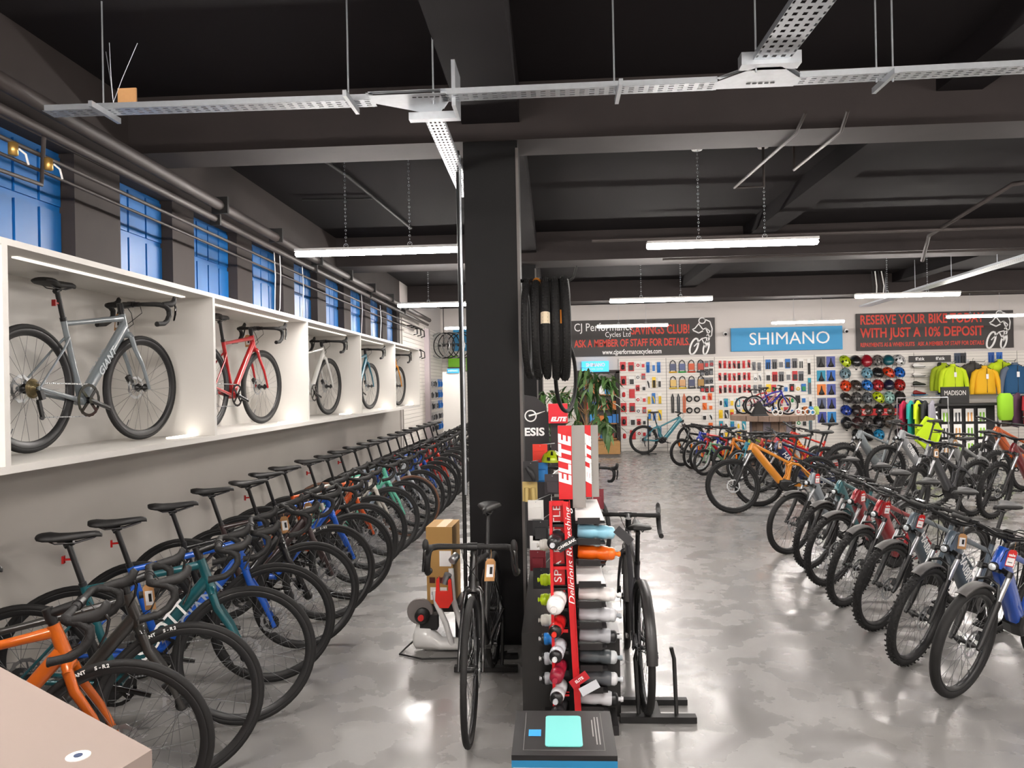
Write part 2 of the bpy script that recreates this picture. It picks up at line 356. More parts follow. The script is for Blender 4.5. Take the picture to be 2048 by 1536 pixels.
def fr_ebike(g, step):
    mb = MB(); bb, rh, st, hb, ht = g['bbp'], g['rh'], g['stt'], g['hb'], g['htp']; u, s = g['u'], g['s']
    mb.tube([hb-u*.01, hb+u*.05, ht-u*.03, ht], [(.04, .048), (.038, .055), (.036, .05), (.031, .038)], 12, ref=(0, 1, 0), pw=.8)
    d0 = hb+u*.045; d1 = bb+V((.07, 0, .05))
    mb.tube([d0+V((-.005, 0, .02)), d0.lerp(d1, .12), d0.lerp(d1, .3)+V((.006, 0, 0)), d0.lerp(d1, .75), d1], [(.036, .052), (.045, .064), (.046, .06), (.047, .056), (.048, .056)], 12, ref=(0, 1, 0), pw=.6)
    t0 = ht-u*.02; t1 = st-s*.06
    mb.tube([t0, t0.lerp(t1, .15), t0.lerp(t1, .6), t1], [(.024, .032), (.02, .022), (.016, .017), (.016, .018)], 10, ref=(0, 1, 0), pw=.75)
    mb.tube([bb+s*.07, bb+s*.2, st], [(.024, .024), (.018, .02), (.018, .018)], 10, ref=(0, 1, 0))
    for y in (-1, 1):
        e = y_(rh, y*.072)
        mb.tube([bb+V((-.05, y*.03, .01)), bb.lerp(rh, .35)+V((0, y*.05, -.012)), bb.lerp(rh, .9)+V((0, y*.068, 0)), e], [(.014, .02), (.011, .017), (.01, .014), (.01, .016)], 8, ref=(0, 1, 0), pw=.8)
        ss = st-s*.09
        mb.tube([ss, ss.lerp(rh, .25)+V((0, y*.045, 0)), ss.lerp(rh, .93)+V((0, y*.07, 0)), e], [.011, .009, .0085, .01], 8, ref=(0, 1, 0))
    return mb
def fr_fs(g):
    mb = MB(); bb, rh, st, hb, ht = g['bbp'], g['rh'], g['stt'], g['hb'], g['htp']; u, s = g['u'], g['s']
    mb.tube([hb-u*.01, hb+u*.05, ht], [(.036, .042), (.033, .045), (.03, .034)], 12, ref=(0, 1, 0), pw=.8)
    d0 = hb+u*.05; d1 = bb+V((.09, 0, .07))
    mb.tube([d0, d0.lerp(d1, .2)+V((.01, 0, .02)), d0.lerp(d1, .75), d1], [(.034, .05), (.038, .052), (.04, .05), (.042, .05)], 12, ref=(0, 1, 0), pw=.6)
    piv = st-s*.10
    mb.tube([ht-u*.025, (ht-u*.02).lerp(piv, .3), piv+V((.02, 0, 0))], [(.024, .03), (.018, .021), (.018, .02)], 10, ref=(0, 1, 0), pw=.75)
    mb.tube([bb+s*.06, bb+s*.18, st], [(.03, .035), (.02, .024), (.018, .018)], 10, ref=(0, 1, 0))
    for y in (-1, 1):
        e = y_(rh, y*.074)
        mb.tube([bb+V((-.03, y*.035, .03)), bb.lerp(rh, .4)+V((0, y*.052, -.01)), e], [(.012, .02), (.01, .017), (.01, .015)], 8, ref=(0, 1, 0))
        lk = piv+V((-.10, 0, -.02))
        mb.tube([piv+V((.07, y*.022, -.03)), piv+V((0, y*.028, .012)), lk+V((0, y*.03, 0))], [(.007, .02), (.008, .028), (.007, .018)], 8, ref=(0, 1, 0))
        mb.tube([lk+V((0, y*.034, 0)), lk.lerp(rh, .3)+V((0, y*.05, 0)), e], [(.01, .015), (.009, .013), (.01, .014)], 8, ref=(0, 1, 0))
        mb.tube([piv+V((.05, y*.024, -.02)), piv+V((.075, y*.02, -.15)), bb+V((.03, y*.02, .1))], [(.007, .015), (.007, .012), (.007, .012)], 8, ref=(0, 1, 0))
    return mb
def fr_kid(g):
    mb = MB(); bb, rh, st, hb, ht = g['bbp'], g['rh'], g['stt'], g['hb'], g['htp']; u, s = g['u'], g['s']
    mb.tube([hb-u*.01, ht], .026, 10); mb.tube([hb+u*.03, hb.lerp(bb, .5)+V((0, 0, -.01)), bb], [.026, .027, .024], 10)
    mb.tube([ht-u*.025, ht.lerp(st, .5)+V((0, 0, -.012)), st-s*.05], [.023, .022, .018], 10); mb.tube([bb, st], .018, 10)
    mb.lathe([(.025, -.035), (.025, .035)], 12, o=bb, ax=(0, 1, 0))
    for y in (-1, 1):
        e = y_(rh, y*.055); mb.tube([bb+V((-.01, y*.02, 0)), bb.lerp(rh, .4)+V((0, y*.04, 0)), e], .009, 8); mb.tube([st-s*.06, (st-s*.06).lerp(rh, .3)+V((0, y*.035, 0)), e], .0075, 8)
    return mb
def f_rigid(g, fat=1.0):
    mb = MB(); u, n, cr = g['u'], g['n'], g['crown']; w = g['fw']+.006; fh = g['fh']
    mb.tube([cr-u*.02+V((0, -w*.75, 0)), cr-u*.002+V((0, -w*.45, 0)), cr+V((0, 0, .004)), cr-u*.002+V((0, w*.45, 0)), cr-u*.02+V((0, w*.75, 0))], [.014, .021, .024, .021, .014], 10)
    mb.tube([cr-u*.01, cr+u*.014], .025, 12)
    for y in (-1, 1):
        mb.tube([cr-u*.01+V((0, y*w*.62, 0)), cr-u*.09+V((0, y*w*.8, 0)), cr.lerp(fh, .55)+n*.0+V((.004, y*w*.93, 0)), fh+u*.03+V((-.004, y*w, 0)), fh+V((0, y*w, -.008))],
                [(.012*fat, .02*fat), (.0115*fat, .019*fat), (.01*fat, .015*fat), (.008*fat, .011*fat), (.008, .013)], 10, ref=(0, 1, 0))
    return mb
def f_susp(g):
    mb = MB(); u, n, cr, fh = g['u'], g['n'], g['crown'], g['fh']; w = g['fw']+.012; top = cr+n*.01
    mb.mi = 0
    for y in (-1, 1):
        p0 = fh+n*.0; low = fh+u*.0; ax = V((0, y*w, 0)); mid = fh+u*.30-n*.0
        mb.tube([fh-u*.015+ax, fh+u*.02-n*.012+ax, fh+u*.10-n*.02+ax, fh+u*.29-n*.02+ax, fh+u*.31-n*.02+ax], [(.012, .014), (.017, .018), (.021, .022), (.023, .024), (.022, .022)], 10, ref=(0, 1, 0))
        mb.mi = 1; mb.tube([fh+u*.30-n*.02+ax, cr-n*.02+n*.045-n*.02-u*.01+ax], .0165, 10); mb.mi = 0
        mb.tube([cr+n*.02-u*.03+V((0, y*w, 0)), cr+n*.02+u*.006+V((0, y*w, 0))], .022, 10)
    mb.tube([cr+n*.02-u*.01+V((0, -w, 0)), cr+n*.005+u*.004+V((0, -w*.4, 0)), cr+n*.005+u*.004+V((0, w*.4, 0)), cr+n*.02-u*.01+V((0, w, 0))], [(.018, .02)]*4, 8)
    mb.tube([cr-u*.02, cr+u*.014], .03, 12)
    a = fh+u*.30-n*.015
    mb.tube([a+V((0, -w, 0)), a+u*.10+V((0, -w*.75, 0))+n*.02, a+u*.125+n*.03, a+u*.10+V((0, w*.75, 0))+n*.02, a+V((0, w, 0))], .011, 8)
    return mb
def hb_drop(g):
    mb = MB(); B = g['bar']
    H = [(0, .05, .001), (0, .17, 0), (.02, .197, -.001), (.062, .207, -.008), (.088, .209, -.03), (.09, .211, -.065), (.066, .214, -.10), (.03, .217, -.122), (-.035, .22, -.13)]
    for y in (-1, 1):
        mb.tube([B+V((a, y*b, c)) for a, b, c in H], [.0125, .0155, .0165, .017, .017, .016, .0155, .0155, .0155], 9)
        mb.tube([B+V((-.034, y*.22, -.13)), B+V((-.041, y*.22, -.13))], .017, 9)
    mb.tube([B+V((0, -.06, .001)), B+V((0, .06, .001))], .0155, 10); return mb
def hood(g, y):
    mb = MB(); B = g['bar']
    mb.tube([B+V((.035, y*.203, .002)), B+V((.07, y*.208, .006)), B+V((.11, y*.211, .012)), B+V((.135, y*.211, .03)), B+V((.142, y*.21, .052)), B+V((.136, y*.209, .062))], [(.013, .015), (.016, .02), (.0165, .022), (.0165, .019), (.014, .015), (.008, .008)], 10, ref=(0, 1, 0))
    mb.mi = 1; mb.tube([B+V((.136, y*.212, .02)), B+V((.15, y*.214, -.005)), B+V((.142, y*.218, -.05)), B+V((.118, y*.226, -.095))], [(.009, .008), (.008, .006), (.008, .005), (.007, .004)], 8, ref=(0, 1, 0)); return mb
def hb_flat(g, w):
    mb = MB(); B = g['bar']
    for y in (-1, 1):
        mb.tube([B, B+V((0, y*.05, 0)), B+V((-.01, y*.12, .018)), B+V((-.035, y*(w-.13), .022)), B+V((-.06, y*w, .024))], [.0165, .0155, .012, .0115, .011], 9); mb.mi = 1
        mb.tube([B+V((-.036, y*(w-.13), .022)), B+V((-.037, y*(w-.125), .022)), B+V((-.06, y*(w-.004), .024)), B+V((-.06, y*w, .024))], [.016, .0165, .0165, .014], 10); mb.mi = 0
    return mb
def lever_flat(g, w, y):
    mb = MB(); B = g['bar']; mb.tube([B+V((-.03, y*(w-.15), .022)), B+V((-.03, y*(w-.18), .022))], .018, 8)
    mb.tube([B+V((-.02, y*(w-.17), .016)), B+V((.02, y*(w-.16), .006)), B+V((.025, y*(w-.10), 0)), B+V((.002, y*(w-.03), -.004))], [(.009, .008), (.008, .006), (.006, .005), (.006, .005)], 7)
    mb.cb(B+V((-.035, y*(w-.2), .002)), (.03, .035, .02)); return mb
def m_stem(g):
    mb = MB(); u, sb, B = g['u'], g['sb'], g['bar']; mb.tube([g['htp'], sb+u*.03], .0165, 12); mb.tube([sb+u*.012, B-g['n']*.012], [(.017, .017), (.019, .017)], 10)
    mb.tube([B+V((0, -.024, 0)), B+V((0, .024, 0))], .02, 12); mb.tube([sb-u*.02, sb-u*.012+u*.045], .0195, 12); return mb
def m_saddle(g, wide):
    s, P = g['s'], g['sad']; mb = MB(); W = wide/2; L = .275; st = [(-.5, .55*W, .006, .010), (-.46, .86*W, .012, .007), (-.36, W, .018, .003), (-.2, .74*W, .019, -.003), (-.02, .34*W+.004, .019, -.004), (.2, .021, .016, .001), (.4, .018, .012, .006), (.48, .015, .009, .003), (.5, .008, .004, -.001)]
    rings = []
    for t, w, h, dz in st:
        rings.append([(P.x+.01+t*L, w*cos(a), P.z+.03+dz+(h if sin(a) > 0 else h*.55)*(abs(sin(a))**.7)*(1 if sin(a) > 0 else -1)-(.010 if sin(a) < 0 else .006*(abs(cos(a))**3))) for a in [2*pi*k/14 for k in range(14)]])
    mb.loft(rings); mb.mi = 1
    for y in (-1, 1): mb.tube([P+V((-.09, y*.028, .02)), P+V((-.05, y*.022, -.002)), P+V((.04, y*.022, -.002)), P+V((.12, y*.008, .018))], .0035, 6)
    return mb
def m_post(g):
    s = g['s']; mb = MB(); mb.tube([g['stt']-s*.08, g['sad']-s*.015], .0136, 12); mb.lathe([(.018, 0), (.018, .02)], 12, o=g['stt']-s*.004, ax=s)
    mb.tube([g['sad']-s*.02+V((-.02, 0, 0)), g['sad']+V((.025, 0, 0))], .014, 8); return mb
def m_crank(g, e):
    mb = MB(); b = g['bbp']; y0 = -.047 if not e else -.062; R = .095 if g['r'] > .3 else .06
    if g['ha'] < 70 and not e: R = .07
    if e: R = .07
    N = 36; rings = []
    for i in range(N+1):
        a = 2*pi*i/N; r1 = R+(.003 if i % 2 else 0); rings.append([(b.x+q*cos(a), b.y+yy, b.z+q*sin(a)) for q, yy in ((r1, y0), (r1, y0-.004), (R-.016, y0-.004), (R-.016, y0))])
    mb.loft(rings, caps=False, smooth=False)
    for i in range(4):
        a = pi/4+i*pi/2; mb.bar(b+V((0, y0-.004, 0)), b+V((cos(a)*(R-.01), y0-.003, sin(a)*(R-.01))), .005, .018)
    ca = radians(-18); cl = .17 if g['r'] > .3 else .12; d = V((cos(ca), 0, sin(ca)))
    mb.lathe([(.02, y0-.018), (.02, y0)], 14, o=b, ax=(0, 1, 0)); mb.lathe([(.018, -y0), (.018, -y0+.018)], 14, o=b, ax=(0, 1, 0))
    mb.tube([b+V((0, y0-.012, 0)), b+d*cl+V((0, y0-.022, 0))], [(.007, .016), (.006, .013)], 8, ref=(0, 1, 0)); mb.tube([b+V((0, -y0+.012, 0)), b-d*cl+V((0, -y0+.02, 0))], [(.007, .016), (.006, .013)], 8, ref=(0, 1, 0))
    return mb
def m_pedal(g, e, y):
    b = g['bbp']; ca = radians(-18); cl = .17 if g['r'] > .3 else .12; d = V((cos(ca), 0, sin(ca))); y0 = (.047 if not e else .062)+.03
    c = (b+d*cl if y < 0 else b-d*cl)+V((0, y*(y0+.05), 0)); mb = MB(); k = 1 if g['r'] > .3 else .75; mb.tube([c+V((0, -y*.06, 0)), c], .006, 6)
    for yy in (-.045, .0, .045): mb.cb(c+V((0, yy*k, 0)), (.085*k, .008, .014))
    for xx in (-.04, 0, .04): mb.cb(c+V((xx*k, 0, 0)), (.008, .09*k, .014))
    return mb
def m_chain(g, e):
    b, rh = g['bbp'], g['rh']; y = -.048 if not e else -.06; R = (.093 if g['r'] > .3 and not e and g['ha'] > 70 else .068); mb = MB()
    if g['r'] < .3: R = .06
    def run(p, q):
        n = int((q-p).length/.014)
        for i in range(n):
            a = p.lerp(q, i/n); c = p.lerp(q, (i+.75)/n); mb.bar(a, c, .006 if i % 2 else .004, .007)
    rc = .03; run(V((b.x, y, b.z+R)), V((rh.x, y+.008, rh.z+rc)))
    if g['r'] > .3: run(V((b.x, y, b.z-R)), V((rh.x+.03, y+.006, rh.z-.155)))
    else: run(V((b.x, y, b.z-R)), V((rh.x, y+.006, rh.z-.03)))
    return mb
def m_rd(g):
    rh = g['rh']; mb = MB(); y = -.05; mb.bar(rh+V((0, y-.012, -.01)), rh+V((.012, y-.018, -.06)), .022, .026); mb.bar(rh+V((.005, y, -.06)), rh+V((.03, y, -.15)), .014, .02)
    mb.lathe([(.017, 0), (.017, .005)], 12, o=rh+V((.03, y-.002, -.152)), ax=(0, 1, 0)); mb.lathe([(.017, 0), (.017, .005)], 12, o=rh+V((.008, y-.002, -.075)), ax=(0, 1, 0)); return mb
def m_cal(g):
    mb = MB(); mb.bar(g['fh']+V((-.03, .055, .03)), g['fh']+V((-.065, .055, .075)), .024, .03); return mb
def m_motor(g):
    b = g['bbp']; P = [(-.09, -.03), (-.03, -.075), (.07, -.06), (.13, .02), (.12, .09), (.04, .10), (-.06, .08), (-.10, .03)]; mb = MB()
    rings = [[(b.x+x*k, y, b.z+z*k) for x, z in P] for y, k in ((-.062, .7), (-.054, .95), (0, 1.02), (.054, .95), (.062, .7))]; mb.loft(rings, smooth=False); return mb
def m_guard(g, a0, a1, c, wd):
    R = g['r']+.014; mb = MB(); n = 18; rings = []
    for i in range(n+1):
        a = a0+(a1-a0)*i/n; rings.append([(c.x+(R+dr)*cos(a), yy, c.z+(R+dr)*sin(a)) for yy, dr in ((-wd, -.012), (-wd*.8, .003), (0, .008), (wd*.8, .003), (wd, -.012), (wd*.78, -.002), (0, .003), (-wd*.78, -.002))])
    mb.loft(rings); return mb
def m_gstay(g, a, c, wd):
    R = g['r']+.01; mb = MB()
    for y in (-1, 1): mb.tube([c+V((0, y*(g['fw']+.01), 0)), c+V((R*cos(a), y*wd, R*sin(a)))], .003, 6)
    return mb
def m_rack(g):
    rh = g['rh']; z = g['r']*2+.06; mb = MB(); x0, x1 = rh.x-.22, rh.x+.16
    for y in (-.06, .06): mb.tube([(x1, y*.6, z-.02), (x1-.03, y, z), (x0+.03, y, z), (x0, y*.6, z)], .006, 6); mb.tube([(rh.x-.02, y*1.35, rh.z+.02), (rh.x-.12, y*1.1, z)], .006, 6); mb.tube([(rh.x, y*1.35, rh.z+.02), (rh.x+.06, y*1.05, z)], .005, 6)
    for x in (x0+.01, x0+.1, x0+.2, x0+.3): mb.tube([(x, -.06, z), (x, .06, z)], .005, 6)
    return mb
def m_light(g):
    p = g['crown']+g['n']*.06+V((.01, 0, -.0)); mb = MB(); mb.lathe([(.012, -.05), (.028, -.03), (.03, 0), (.024, .002)], 12, o=p, ax=(1, 0, .05)); mb.mi = 1; mb.lathe([(.024, .0), (.018, .008), (.006, .01)], 12, o=p, ax=(1, 0, .05)); mb.mi = 0
    mb.bar(p+V((-.04, 0, -.02)), g['crown'], .015, .012); return mb
def m_cables(g, flat, w):
    mb = MB(); B = g['bar']; h = g['hb']
    for y in (-1, 1):
        if flat: mb.tube([B+V((-.02, y*(w-.2), .01)), B+V((.06, y*.16, .02)), B+V((.085, y*.06, -.06)), h+V((.03, y*.025, .05))], .0025, 5)
        else: mb.tube([B+V((.02, y*.05, -.01)), B+V((.05, y*.04, -.05)), h+V((.045, -y*.02, .06)), h+V((-.01, -y*.024, .03))], .0025, 5)
    return mb
def m_tag(sale):
    mb = MB(); h = .11; mb.prism([(-.026, -h), (.026, -h), (.026, -.015), (.014, 0), (-.014, 0), (-.026, -.015)], -.0006, .0006); mb.mi = 1
    if sale: mb.box(-.022, .022, -.0014, -.0007, -h+.006, -.052); mb.box(-.022, .022, .0007, .0014, -h+.006, -.052)
    else: mb.box(-.018, .018, -.0014, -.0007, -h+.02, -.028); mb.box(-.018, .018, .0007, .0014, -h+.02, -.028)
    mb.mi = 2; mb.box(-.002, .012, -.002, -.0015, -.075, -.04) if not sale else mb.box(-.015, .012, -.002, -.0015, -.085, -.08)
    mb.mi = 3; mb.tube([(0, 0, -.006), (.002, 0, .02), (-.003, 0, .055)], .0012, 4); return mb
def bike(kind, loc, head, col, label, group=None, sc=1.0, steer=0, tyrem=None, rimm=None, forkc=None, decal=None, decalm=None, lean=0, tag_=None, guards=False, rack=False, refl=False, pedals=None, lod=0, frame=None, saddlem=None, cat='bicycle', disp=True, tsize=.085, tyretext=None, at=None):
    """front hub stands over loc; head = heading in degrees"""
    g = G[kind]; e = kind == 'ebike'; fs = frame == 'fs'; suspd = kind in ('ebike', 'mtb'); flat = kind not in ('road', 'cross', 'race')
    root = E('bicycle', label, cat, loc, radians(head), group, sc); root.rotation_euler[0] = radians(lean)
    P = paint(col); FK = paint(forkc) if forkc else P; A = TR(*g['A']); S = A @ Matrix.Rotation(radians(steer), 4, g['u']) @ A.inverted(); I = Matrix.Identity(4)
    knob = 1 if kind in ('ebike', 'mtb') and tyrem is None else 0
    if tyrem == 'slick': tyrem = None
    fwh = wheel(root, kind, g, 0, S, knob, tyrem, rimm, not lod); wheel(root, kind, g, 1, I, knob, tyrem, rimm, not lod)
    fk = 'fs' if fs else kind+(frame or '')
    fn = {'road': lambda: fr_road(g, frame == 'aero'), 'race': lambda: fr_road(g, frame == 'aero'), 'cross': lambda: fr_road(g, 0), 'ebike': lambda: fr_fs(g) if fs else fr_ebike(g, 0), 'mtb': lambda: fr_fs(g) if fs else fr_ebike(g, 0), 'kid': lambda: fr_kid(g)}[kind]
    f = inst('frame', cm('frame|%s%s' % (kind, frame), fn, CARB), root, None, {0: P})
    if suspd: inst('suspension_fork', cm('suspension_fork|'+kind, lambda: f_susp(g), [CARB, STEEL]), root, S)
    else: inst('fork', cm('fork|'+kind, lambda: f_rigid(g, 1.0 if kind != 'kid' else .9), CARB), root, S, {0: FK})
    W = .35 if kind != 'kid' else .25
    inst('handlebar', cm('handlebar|'+kind, (lambda: hb_flat(g, W)) if flat else (lambda: hb_drop(g)), [CARB, SKIN] if flat else [TAPE]), root, S)
    for y in (-1, 1):
        if flat: inst('brake_lever', cm('brake_lever|%s%d' % (kind, y), lambda: lever_flat(g, W, y), CARB), root, S)
        else: inst('brake_lever', cm('brake_lever|%s%d' % (kind, y), lambda: hood(g, y), [SKIN, GLOSS]), root, S)
    inst('stem', cm('stem|'+kind, lambda: m_stem(g), CARB), root, S)
    inst('saddle', cm('saddle|%s' % kind, lambda: m_saddle(g, .145 if not e else .175), [SADL, DSTEEL]), root)
    inst('seatpost', cm('seatpost|'+kind, lambda: m_post(g), CARB), root)
    inst('crankset', cm('crankset|'+kind, lambda: m_crank(g, e), GLOSS), root)
    inst('chain', cm('chain|'+kind, lambda: m_chain(g, e), STEEL), root)['kind'] = 'stuff'
    if kind != 'kid': inst('rear_derailleur', cm('rear_derailleur|'+kind, lambda: m_rd(g), CARB), root); inst('brake_calliper', cm('brake_calliper|'+kind, lambda: m_cal(g), CARB), root, S)
    inst('cables', cm('cables|'+kind, lambda: m_cables(g, flat, W), BLK), root, S)
    if pedals if pedals is not None else flat:
        for y in (-1, 1): inst('pedal', cm('pedal|%s%d' % (kind, y), lambda: m_pedal(g, e, y), BLK), root)
    if e or (kind == 'mtb' and fs): inst('motor', cm('motor|'+kind, lambda: m_motor(g), CARB), root)
    if guards:
        fw = .036 if e else .03; a0, a1 = (radians(64), radians(132)) if e else (radians(10), radians(170))
        fg = inst('front_mudguard', cm('front_mudguard|'+kind, lambda: m_guard(g, a0, a1, g['fh'], fw), mat('guard_grey', '565453', .45)), root, S)
        rg = inst('rear_mudguard', cm('rear_mudguard|'+kind, lambda: m_guard(g, radians(20), radians(175), g['rh'], fw), mat('guard_black', '2b2a2a', .4)), root)
        inst('mudguard_stay', cm('mudguard_stay|'+kind, lambda: m_gstay(g, radians(165), g['rh'], fw), CARB), rg)
        if not e: inst('mudguard_stay', cm('mudguard_stay|f'+kind, lambda: m_gstay(g, radians(165), g['fh'], fw), CARB), fg)
    if rack: inst('luggage_rack', cm('luggage_rack|'+kind, lambda: m_rack(g), CARB), root)
    if e: inst('headlight', cm('headlight|'+kind, lambda: m_light(g), [CARB, mat('lamp_glass', 'd8dde0', .15, .3)]), root, S)
    if e: inst('display', cm('display|'+kind, lambda: MB().cb(g['bar']+V((-.02, .02, .035)), (.05, .06, .012)), GLOSS), root, S)
    if refl:
        p = g['sad']-g['s']*.085; inst('reflector', cm('reflector|'+kind, lambda: MB().cb(p+V((-.045, 0, 0)), (.01, .024, .036)).cb(p+V((-.025, 0, .0)), (.035, .008, .01)), LENS), root)
    if kind == 'kid': inst('wheel_reflector', cm('wheel_reflector', lambda: MB().bar((.05, 0, .12), (.05, 0, .19), .01, .03), AMBER), fwh)
    if tag_:
        bz = g['bar']+V((-.02, .06, -.07)) if flat else g['bar']+V((-.005, .09, -.06)); sale = tag_ == 'sale'
        t = inst('price_tag', cm('price_tag|'+tag_, lambda: m_tag(sale), [REDP if sale else (PAPER if tag_ == 'white' else KRAFT), PAPER, PRINT, KRAFT]), root, S @ TR(*bz) @ RZ(radians(-head)+radians(random.uniform(-25, 25)))@RY(random.uniform(-.15, .15)))
        if sale: text(t, 'sale', .026, WTXT, TR(0, -.0015, -.034) @ FRONT, 'price_tag_print', bold=.0006)
    if decal:
        a = g['hb']+g['u']*.045; b = g['bbp']+(V((.07, 0, .05)) if suspd else V((0, 0, 0))); d = (b-a); L = d.length; d.normalize(); up = V((-d.z, 0, d.x)) 
        if up.z < 0: up = -up
        off = (.0465 if suspd else .0258)+.001; c = a.lerp(b, .45 if suspd else .5)
        for y in (1, -1):
            X = d if y > 0 else -d; Y = X.cross(V((0, -1, 0)))*(-1) if False else V((0, 0, 0))
            N = V((0, y, 0)); Y = N.cross(X); m = Matrix((X, Y, N)).transposed().to_4x4(); m.translation = c+N*off
            text(root, decal, tsize, decalm or WTXT, m, 'frame_lettering', bold=.001, shear=.15)
    if tyretext:
        # lettering moulded on the tyre side wall, right side
        rr = g['r']-g['tr']
        for i, ch in enumerate(tyretext):
            a = radians(118)-i*.042
            if ch == ' ': continue
            R3 = V((cos(a), 0, sin(a))); T3 = V((sin(a), 0, -cos(a))); m = Matrix((T3, R3, V((0, -1, 0)))).transposed().to_4x4()
            if m.determinant() < 0: pass
            m.translation = R3*rr+V((0, -g['tr']*.99, 0)); inst('tyre_lettering', text_mesh(ch, .019, WTXT, bold=.0006), fwh, m)
    return root
ORD = ['first', 'second', 'third', 'fourth', 'fifth', 'sixth', 'seventh', 'eighth', 'ninth', 'tenth', 'eleventh', 'twelfth', 'thirteenth', 'fourteenth', 'fifteenth', 'sixteenth', 'seventeenth', 'eighteenth', 'nineteenth', 'twentieth', 'twenty-first', 'twenty-second', 'twenty-third', 'twenty-fourth', 'twenty-fifth', 'twenty-sixth', 'twenty-seventh', 'twenty-eighth']
# ---- left row of road bikes: front hub (x, y), heading, paint
LR = [(-1.78, 2.93, 24, 'e06a12', 'bright orange', 1.07), (-1.74, 3.37, 26, '33312f', 'dark grey', 1.07), (-1.69, 3.97, 17, '0f5a62', 'petrol teal', 1.08), (-1.75, 4.54, 30, '0f5fd0', 'royal blue', 1.08),
      (-1.74, 5.14, 32, '141416', 'gloss black', 1.08), (-1.77, 5.77, 27, '3c2c2b', 'dark brown', 1.08), (-1.75, 6.33, 36, '1560d2', 'bright blue', 1.08), (-1.80, 6.85, 34, '1b1b1d', 'black', 1.08),
      (-1.83, 7.36, 36, 'd9571a', 'burnt orange', 1.08), (-1.79, 7.97, 34, 'd9d4cb', 'cream white', 1.08), (-1.75, 8.46, 34, '6fd3b4', 'mint green', 1.08), (-1.76, 9.0, 33, 'a9b4c6', 'pale silver blue', 1.08),
      (-1.76, 9.6, 34, 'c9ccd2', 'silver white', 1.08), (-1.74, 10.2, 33, '1d55c0', 'blue and orange', 1.08), (-1.74, 10.75, 33, '2366d6', 'mid blue', 1.08), (-1.75, 11.35, 35, 'c42318', 'scarlet', 1.08),
      (-1.74, 12.0, 33, 'd8361c', 'red orange', 1.08), (-1.75, 12.6, 34, '202022', 'charcoal', 1.08), (-1.75, 13.2, 33, '1f2d52', 'midnight blue', 1.08), (-1.76, 13.8, 34, '5a1b22', 'wine red', 1.08),
      (-1.75, 14.5, 33, '8c8f93', 'mid grey', 1.08), (-1.75, 15.2, 34, '17181a', 'jet black', 1.08), (-1.75, 15.8, 33, 'c7c3b5', 'sand', 1.08)]
for i, (x, y, h, c, nm, s) in enumerate(LR):
    bike('road', (x, y, 0), h, c, '%s drop-bar road bike, %s from the counter in the left row' % (nm, ORD[i]), 'road bikes parked along the left wall', sc=s,
         steer=(-6, 4, 6, -8, 0, 7, -5, 3)[i % 8], refl=i in (1, 2, 3, 6, 9, 11), tag_=('kraft' if i in (1, 4, 5, 9) else 'white' if i in (12, 15) else None),
         decal={2: 'SCOTT', 3: 'GIANT'}.get(i), decalm=(None if i != 3 else plain('8c97a8')), tyrem=mat('tan_wall_tyre', '6d4a38', .7) if i == 11 else None,
         tyretext='GIANT  S-R2' if i in (0, 1, 5) else None, forkc='9aa0a8' if i == 13 else None, tsize=.1, lod=i > 12)
# ---- electric bikes, right row, pointing at the aisle
ER = [(2.26, 4.33, 217, '1556c8', 'royal blue', None, 'slick'), (2.23, 4.81, 215, '5f6e7c', 'slate grey', 'HAIBIKE', None), (2.31, 5.48, 215, '65747f', 'blue grey', 'HAIBIKE', None),
      (2.32, 6.06, 215, 'b3121f', 'bright red', None, None), (2.38, 6.67, 216, '9c1020', 'dark red', None, None), (2.46, 7.28, 215, '2f6a70', 'teal green', None, None), (2.42, 7.9, 217, 'a3acb3', 'silver grey', None, 'slick')]
ST = (-1, 4, 0, 4, -4, 2, -8)
for i, (x, y, h, c, nm, dc, ty) in enumerate(ER):
    bike('ebike', (x-.035, y+.04, 0), h, c, '%s electric bike with mudguards, %s from the camera in the right row' % (nm, ORD[i]), 'electric bikes along the right aisle', sc=.9, steer=ST[i],
         tyrem=ty, guards=True, tag_=('sale', 'kraft', 'sale', 'sale', 'sale', None, 'sale')[i], decal=dc, rack=i in (1, 3, 5), tsize=.1, lean=-11)
